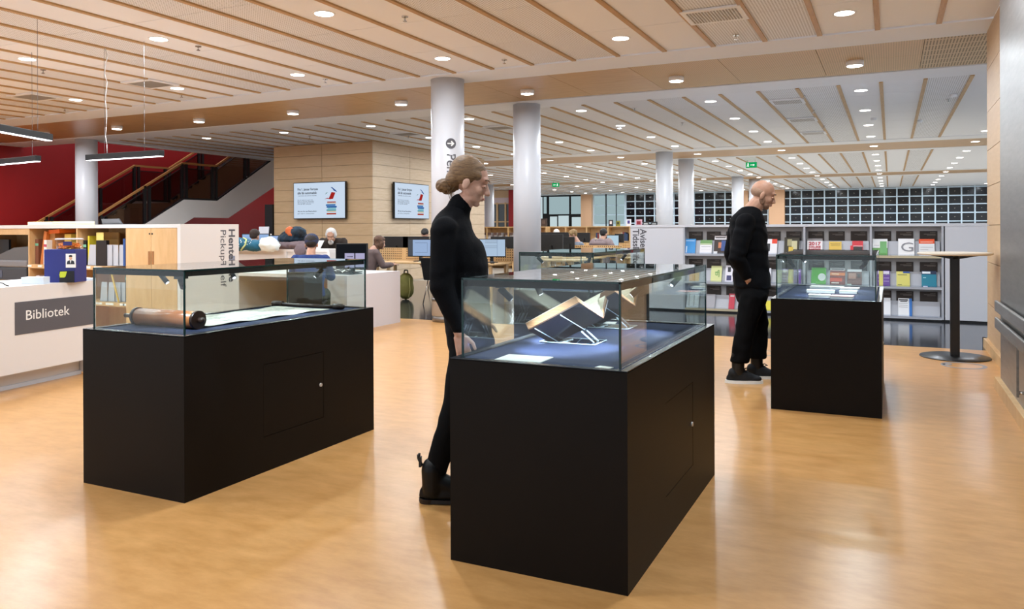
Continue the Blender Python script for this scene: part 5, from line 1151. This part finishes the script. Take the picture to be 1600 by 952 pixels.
MB().ball(hl((.093, 0, -.0655)), (.0065, .021, .0065), flat('b9776a', .5), 3, rot=R).build('lips', wroot)

# --- the bald man by the right case ----------------------------------------------
MZ = .00566
def mj(px, py, v=0): return Vector(((px-1165)*MZ, v, 1.35+(356.2-py)*MZ))
mroot = thing('person', 'bald bearded man in black standing with hand in pocket by the right case', 'person', (-1.155, 7.16, 0), math.radians(18))
hc2 = mj(1192, 304); b = MB(); Rm = head_to(b, hc2, .36, yaw=-.12, sc=1.06)
chain(b, [mj(1168, 338), mj(1183, 318)], [.075, .068]); 
sh = {s: mj(1160, 349, s*.19) for s in (-1, 1)}
el = {-1: mj(1145, 400, -.26), 1: mj(1150, 400, .26)}; wr_ = {-1: mj(1163, 434, -.19), 1: mj(1168, 434, .19)}
tors = [(mj(1168, 335), .09, .13), (mj(1166, 350), .115, .19), (mj(1169, 380), .125, .19), (mj(1171, 405), .125, .175), (mj(1173, 430), .125, .175), (mj(1174, 452), .12, .175), (mj(1174, 462), .10, .15)]
b.loft(tors)
for s in (-1, 1): chain(b, [sh[s], el[s], wr_[s]], [.062, .046, .031])
hand(b, wr_[-1]+Vector((.008, .01, -.012)), (.55, .25, -.8), (.8, 0, .6), -1, .5, 1.05); hand(b, wr_[1], (.5, -.25, -.8), (.8, 0, .6), 1, .5, 1.05)
hip = {s: mj(1174, 462, s*.095) for s in (-1, 1)}; kn = {-1: Vector((-.015, -.11, .50)), 1: Vector((.13, .11, .50))}; an = {-1: Vector((-.085, -.12, .10)), 1: Vector((.115, .13, .10))}
for s in (-1, 1): chain(b, [hip[s], kn[s], an[s]], [.095, .058, .042])
ft = {-1: -.14, 1: .055}
for s in (-1, 1): chain(b, [(ft[s]+.03, s*.122, .05), (ft[s]+.2, s*.122, .038)], [.03, .024])
mk(b, 'body', skinm_m, mroot, .006, smooth=2, fac=.4)
b = MB(); b.loft([(mj((l+r)/2, y), (r-l)/2*MZ, w_) for y, l, r, w_ in ((323, 1160, 1182, .075), (328, 1153, 1188, .11), (335, 1146, 1191, .16), (345, 1142, 1195, .20), (360, 1141, 1197, .21), (388, 1142, 1199, .205), (415, 1145, 1200, .20), (435, 1146, 1202, .205), (449, 1147, 1204, .205))])
for s in (-1, 1): chain(b, [sh[s], el[s], wr_[s]+Vector((-.01, 0, .025))], [.086, .070, .047])
mk(b, 'black_sweater', knit_m, mroot, .011, amp=.006, fr=9, smooth=4, fold=44)
b = MB(); b.loft([(mj(1174, 440), .14, .19), (mj(1174, 455), .145, .195), (mj(1174, 472), .12, .18)])
for s in (-1, 1):
    chain(b, [hip[s], kn[s], kn[s]*.8+an[s]*.2], [.118, .084, .08]); b.loft([(kn[s]+(an[s]-kn[s])*u, .084-.006*u, .084-.006*u) for u in (0, .25, .5, .8)])
mk(b, 'trousers', trou_m, mroot, .011, amp=.005, fr=10, smooth=4)
for s in (-1, 1):
    b = MB(); cap(b, an[s]+Vector((0, 0, .14)), an[s]+Vector((0, 0, .0)), .056, .054); cap(b, an[s]+Vector((0, 0, .0)), an[s]+Vector((.07, 0, -.03)), .05, .035); mk(b, 'sock', black_m, mroot, .01)
    x0 = ft[s]; y = s*.122; b = MB()
    chain(b, [(x0+.02, y, .085), (x0+.03, y, .06)], [.05, .046]); b.loft([((x0+.10, y, .026), .150, .048), ((x0+.10, y, .055), .145, .046), ((x0+.075, y, .085), .10, .042), ((x0+.05, y, .11), .065, .04)]); b.ball((x0+.2, y, .04), (.055, .045, .03), None, 3)
    so = mk(b, 'shoe', mat('black_suede', '101318', .8), mroot, .007, smooth=4)
    MB().loft([((x0+.105, y, 0), .163, .053), ((x0+.105, y, .026), .160, .052)], paper_m, n=28).build('white_sole', so, label='white rubber sole')
    lb = MB()
    for k in range(4): lb.tube([(x0+.10+.022*k, y-.03, .098-.012*k), (x0+.112+.022*k, y, .106-.013*k), (x0+.10+.022*k, y+.03, .098-.012*k)], .003, black_m, 6)
    lb.tube([(x0+.10, y, .105), (x0+.11, y-.03, .135), (x0+.14, y-.035, .12), (x0+.10, y, .105), (x0+.13, y+.025, .13), (x0+.16, y+.02, .11)], .0028, black_m, 6); lb.build('laces', so)
def ml(q): return hc2 + Rm @ (Vector(q)*1.06)
b = MB(); b.ball(ml((.034, 0, -.082)), (.050, .053, .034), None, 3, rot=Rm); b.ball(ml((.058, 0, -.094)), (.027, .03, .022), None, 3, rot=Rm)
for s in (-1, 1): b.ball(ml((.006, s*.056, -.055)), (.030, .014, .04), None, 3, rot=Rm)
mk(b, 'beard_stubble', mat('stubble', '9a745c', .8, noise_=('82604c', 90, 3)), mroot, .006)
b = MB()
b.ball(ml((-.028, 0, .008)), (.085, .0815, .058), None, 3, rot=Rm); mk(b, 'cropped_hair', mat('shaved_hair', 'b08e78', .8, noise_=('a08068', 80, 3)), mroot, .006)
for sy in (-1, 1):
    e = MB().ball(ml((.079, sy*.031, -.004)), (.012, .014, .009), skinm_m, 2).build('eyelid', mroot)
    MB().tube([ml((.0955, sy*.014, .026)), ml((.094, sy*.034, .032)), ml((.078, sy*.052, .026))], .003, flat('6e5240')).build('eyebrow', mroot)
MB().ball(ml((.094, 0, -.066)), (.006, .022, .006), flat('a8665a', .5), 3, rot=Rm).build('lips', mroot)

# --- seated people ---------------------------------------------------------------
def seated(lab, loc, rz, top, trou='15171c', skin=skin_m, lean=.06, hp=.15, seat=.46, arms='desk', full=True, hairf=None, hairm=None, sc=1.0, yaw=0, bulky=0, vox=.013, paper=False, drop=0, fw=0):
    """facing local +x; loc is the point under the pelvis; returns root and head frame"""
    t = thing('person', lab, 'person', loc, rz)
    z0 = seat+.09; P = lambda x, y, z: Vector((x*sc, y*sc, seat+(z-.46)*sc))
    hcn = P(.05+lean*1.9+fw, 0, 1.235-drop); b = MB(); Rh = head_to(b, hcn, hp, yaw, sc*.98)
    chain(b, [P(.01+lean*1.3, 0, 1.05), P(.03+lean*1.6+fw*.7, 0, 1.15-drop*.8)], [.06, .055])
    S_ = {s: P(lean*1.2, s*.18, 1.0) for s in (-1, 1)}
    if arms == 'chin': E_ = {-1: P(.28, -.2, .78), 1: P(.26, .22, .79)}; W_ = {-1: P(.24, -.07, 1.02), 1: P(.42, .05, .78)}
    elif arms == 'down': E_ = {s: P(-.02, s*.26, .76) for s in (-1, 1)}; W_ = {s: P(.16, s*.24, .62) for s in (-1, 1)}
    else: E_ = {s: P(.12+lean, s*.24, .78) for s in (-1, 1)}; W_ = {s: P(.36+lean, s*.13, .79) for s in (-1, 1)}
    T_ = [(P(lean*1.3, 0, 1.06), .07, .11), (P(lean*1.2, 0, 1.0), .10, .17), (P(lean*.9, 0, .85), .115, .165), (P(lean*.4, 0, .68), .11, .15), (P(0, 0, .55), .125, .17), (P(0, 0, .50), .11, .16)]
    b.loft(T_)
    for s in (-1, 1):
        chain(b, [S_[s], E_[s], W_[s]], [.052, .04, .028]); d_ = (W_[s]-E_[s]).normalized(); hand(b, W_[s]+d_*.01, d_, (0, -s, .2), 1, .45)
    H_ = {s: P(.02, s*.09, .55) for s in (-1, 1)}; K_ = {s: P(.42, s*.13, .54) for s in (-1, 1)}; A_ = {s: Vector((.36*sc, s*.14*sc, .09)) for s in (-1, 1)}
    if full:
        for s in (-1, 1): chain(b, [H_[s], K_[s], A_[s]], [.08, .055, .04]); chain(b, [(A_[s].x, A_[s].y, .045), (A_[s].x+.16, A_[s].y, .035)], [.04, .032])
    mk(b, 'body', skin, t, vox*.75, smooth=2, fac=.4)
    b = MB(); g = .018+bulky; b.loft([(c, rx+g, ry+g) for c, rx, ry in T_[:-1]])
    for s in (-1, 1): chain(b, [S_[s], E_[s], W_[s]-(W_[s]-E_[s])*.12], [.066+bulky, .054+bulky*.8, .04+bulky*.5])
    mk(b, 'upper_garment', top, t, vox, amp=.006+bulky*.25, fr=10, smooth=4)
    if full:
        b = MB(); b.loft([(P(0, 0, .62), .125, .17), (P(0, 0, .53), .135, .18), (P(0, 0, .485), .11, .16)])
        for s in (-1, 1): chain(b, [H_[s], K_[s], A_[s]+Vector((0, 0, .03))], [.098, .072, .056])
        mk(b, 'trousers', flat(trou, .8), t, vox, amp=.004, fr=10)
        for s in (-1, 1):
            b = MB(); chain(b, [(A_[s].x-.02, A_[s].y, .05), (A_[s].x+.18, A_[s].y, .042)], [.048, .04]); mk(b, 'shoe', leather_m, t, .012)
    if hairf:
        b = MB()
        for q, r in hairf: b.ball(hcn + Rh @ (Vector(q)*sc), [v*sc for v in r], None, 3, rot=Rh)
        mk(b, 'hair', hairm, t, .009, amp=.004, fr=40)
    return t, hcn, Rh
SHORT = [((-.028, 0, .042), (.092, .082, .085)), ((.0, 0, .065), (.082, .07, .055)), ((-.05, 0, 0), (.06, .07, .06))]
LONG = SHORT+[((-.05, 0, -.06), (.055, .075, .09)), ((-.04, 0, -.14), (.045, .07, .08)), ((.0, .065, -.03), (.045, .03, .08)), ((.0, -.065, -.03), (.045, .03, .08))]
# man in a cap, from behind
p = Vector((-6.54, 7.76, 0))
seated_cap, hcn, Rh = seated('seated man from behind in blue sweater and navy and white cap', (p.x, p.y, 0), math.radians(122), mat('blue_sweater', '27407e', .9, noise_=('1f3468', 40, 3)), '34382a', skin=skinm_m, lean=.05, hp=.3, arms='desk', hairf=SHORT, hairm=flat('1c1512'), seat=.43, drop=.04)
b = MB(); b.ball(hcn + Rh @ Vector((-.012, 0, .055)), (.105, .090, .082), None, 3, rot=Rh); b.ball(hcn + Rh @ Vector((-.04, 0, .02)), (.078, .084, .06), None, 3, rot=Rh)
cp = mk(b, 'cap', flat('2b3350', .8), seated_cap, .009); 
b = MB(); b.ball(hcn + Rh @ Vector((.035, 0, .082)), (.075, .080, .062), None, 3, rot=Rh); mk(b, 'white_cap_front', flat('dedee2', .7), cp, .009)
b = MB(); b.ball(hcn + Rh @ Vector((.13, 0, .045)), (.07, .065, .01), None, 3, rot=Rh); mk(b, 'cap_visor', flat('2b3350', .8), cp, .008)
chair(-6.52, 7.70, math.radians(122), 'black shell chair under the man in the cap')
# old man reading
pp2 = onY(521, 378, 10.9)
om, hcn, Rh = seated('white-bearded old man in dark brown jacket reading a sheet of paper', (pp2.x-.05, 10.98, 0), math.radians(-62), mat('dark_tweed', '332a24', .95), skin=skinm_m, lean=.08, hp=.42, hairf=[((-.03, 0, .045), (.092, .086, .082)), ((-.02, .06, .01), (.055, .035, .06)), ((-.02, -.06, .01), (.055, .035, .06))], hairm=flat('cfccc8', .8), seat=.60, arms='desk', drop=.13, fw=.08)
b = MB(); b.ball(hcn + Rh @ Vector((.062, 0, -.095)), (.035, .045, .05), None, 3, rot=Rh); b.ball(hcn + Rh @ Vector((.09, 0, -.055)), (.014, .03, .012), None, 3, rot=Rh); mk(b, 'beard', flat('d6d3cf', .8), om, .008, amp=.003, fr=50)
o = MB().box((-.15, -.003, 0), (.15, .003, .2), paper_m).build('paper_sheet', label='white sheet of paper held by the bearded old man', cat='paper'); o.location = (pp2.x-.05, 10.42, 1.0); o.rotation_euler = (-.6, 0, -.1)
chair(pp2.x-.1, 11.03, math.radians(-78), 'black chair behind the bearded old man')
# brown-haired woman
seated('seated woman with long brown hair and grey-brown cardigan seen from behind', (-8.22, 11.2, 0), math.radians(62), mat('taupe_knit', '6c5c5a', .95), lean=.1, hp=.2, hairf=LONG, hairm=mat('brown_hair', '6b4a34', .6, noise_=('4a3020', 30, 3)), seat=.40, full=True, drop=.06, fw=.04)
# heads behind the monitors
pa = onY(662, 372, 15.1); seated('black-haired person behind the monitors left of the big column', (pa.x+.1, 15.1, 0), math.radians(-70), flat('22242a', .9), lean=.12, hp=.7, hairf=SHORT, hairm=flat('14110f', .6), full=False, seat=.46, vox=.018)
pa = atd(420, 372, 14.5); seated('brown-haired person behind the white plastic bag', (pa.x+.15, pa.y-.62, 0), math.radians(100), flat('1d5c74', .9), lean=.05, hp=.2, hairf=SHORT, hairm=flat('2e1e16', .7), full=False, seat=.46, vox=.018)
# right hand group
pa = atd(899, 378, 18.9); seated('blonde person in grey sweater resting chin on hand', (pa.x+.27, pa.y, 0), math.radians(-150), mat('grey_sweater', '7d8590', .9), lean=.14, hp=.35, hairf=SHORT+[((.03, .055, .03), (.04, .03, .05))], hairm=mat('blonde_hair', 'a98a5c', .6, noise_=('7d6038', 30, 3)), arms='chin', full=True, seat=.43, vox=.016)
pk, hcn, Rh = seated('black-haired person in padded taupe parka with fur hood, from behind', (atd(936, 390, 18.2).x, atd(936, 390, 18.2).y, 0), math.radians(75), mat('taupe_parka', '857272', .7), skin=skin_m, lean=.08, hp=.3, hairf=SHORT, hairm=flat('100e10', .5), bulky=.06, seat=.445, vox=.018)
b = MB(); 
for k in range(15):
    a = math.pi*k/14; b.ball((hcn.x-.06-.05*math.sin(a), .19*math.cos(a), hcn.z-.13-.03*math.sin(a)), (.045, .045, .04), None, 2)
mk(b, 'fur_trim', mat('fur', 'b3a488', .95, bump=.5, bscale=200), pk, .012, amp=.012, fr=45)
b = MB(); b.ball((hcn.x-.13, 0, hcn.z-.2), (.085, .14, .1), None, 3); mk(b, 'hood', mat('taupe_parka'), pk, .014, amp=.006, fr=14)
b = MB()
for k in range(5): b.loft([((0.0, 0, .60+k*.09), .155+.01*k, .215), ((0.0, 0, .64+k*.09), .185+.006*k, .245-.004*k), ((0, 0, .68+k*.09), .155+.01*k, .215)])
mk(b, 'quilting', mat('taupe_parka'), pk, .014, smooth=2)
pa = atd(856, 370, 21.5); seated('white-haired person almost hidden behind the wide black monitor', (pa.x, pa.y+.75, 0), math.radians(-90), flat('6a6a70', .9), lean=.05, hp=.4, hairf=SHORT, hairm=flat('d8d4ce', .8), full=False, seat=.43, vox=.02)
chair(atd(936, 390, 18.2).x, atd(936, 390, 18.2).y, math.radians(75), 'dark chair under the person in the parka'); chair(atd(903, 390, 18.9).x, atd(903, 390, 18.9).y+.05, math.radians(-150), 'dark chair under the blonde person')

for px_, dep_, yy_, rz_, lab in ((662, 16.95, 15.1, -70, 'black chair under the black-haired person behind the monitors'), (856, 21.5, None, -90, 'black chair under the white-haired person'), (420, 14.5, None, 100, 'black chair under the brown-haired person behind the plastic bag')):
    pa = atd(px_, 372, dep_); chair(pa.x, yy_ or (pa.y+(.75 if px_ > 800 else -.62)), math.radians(rz_), lab)
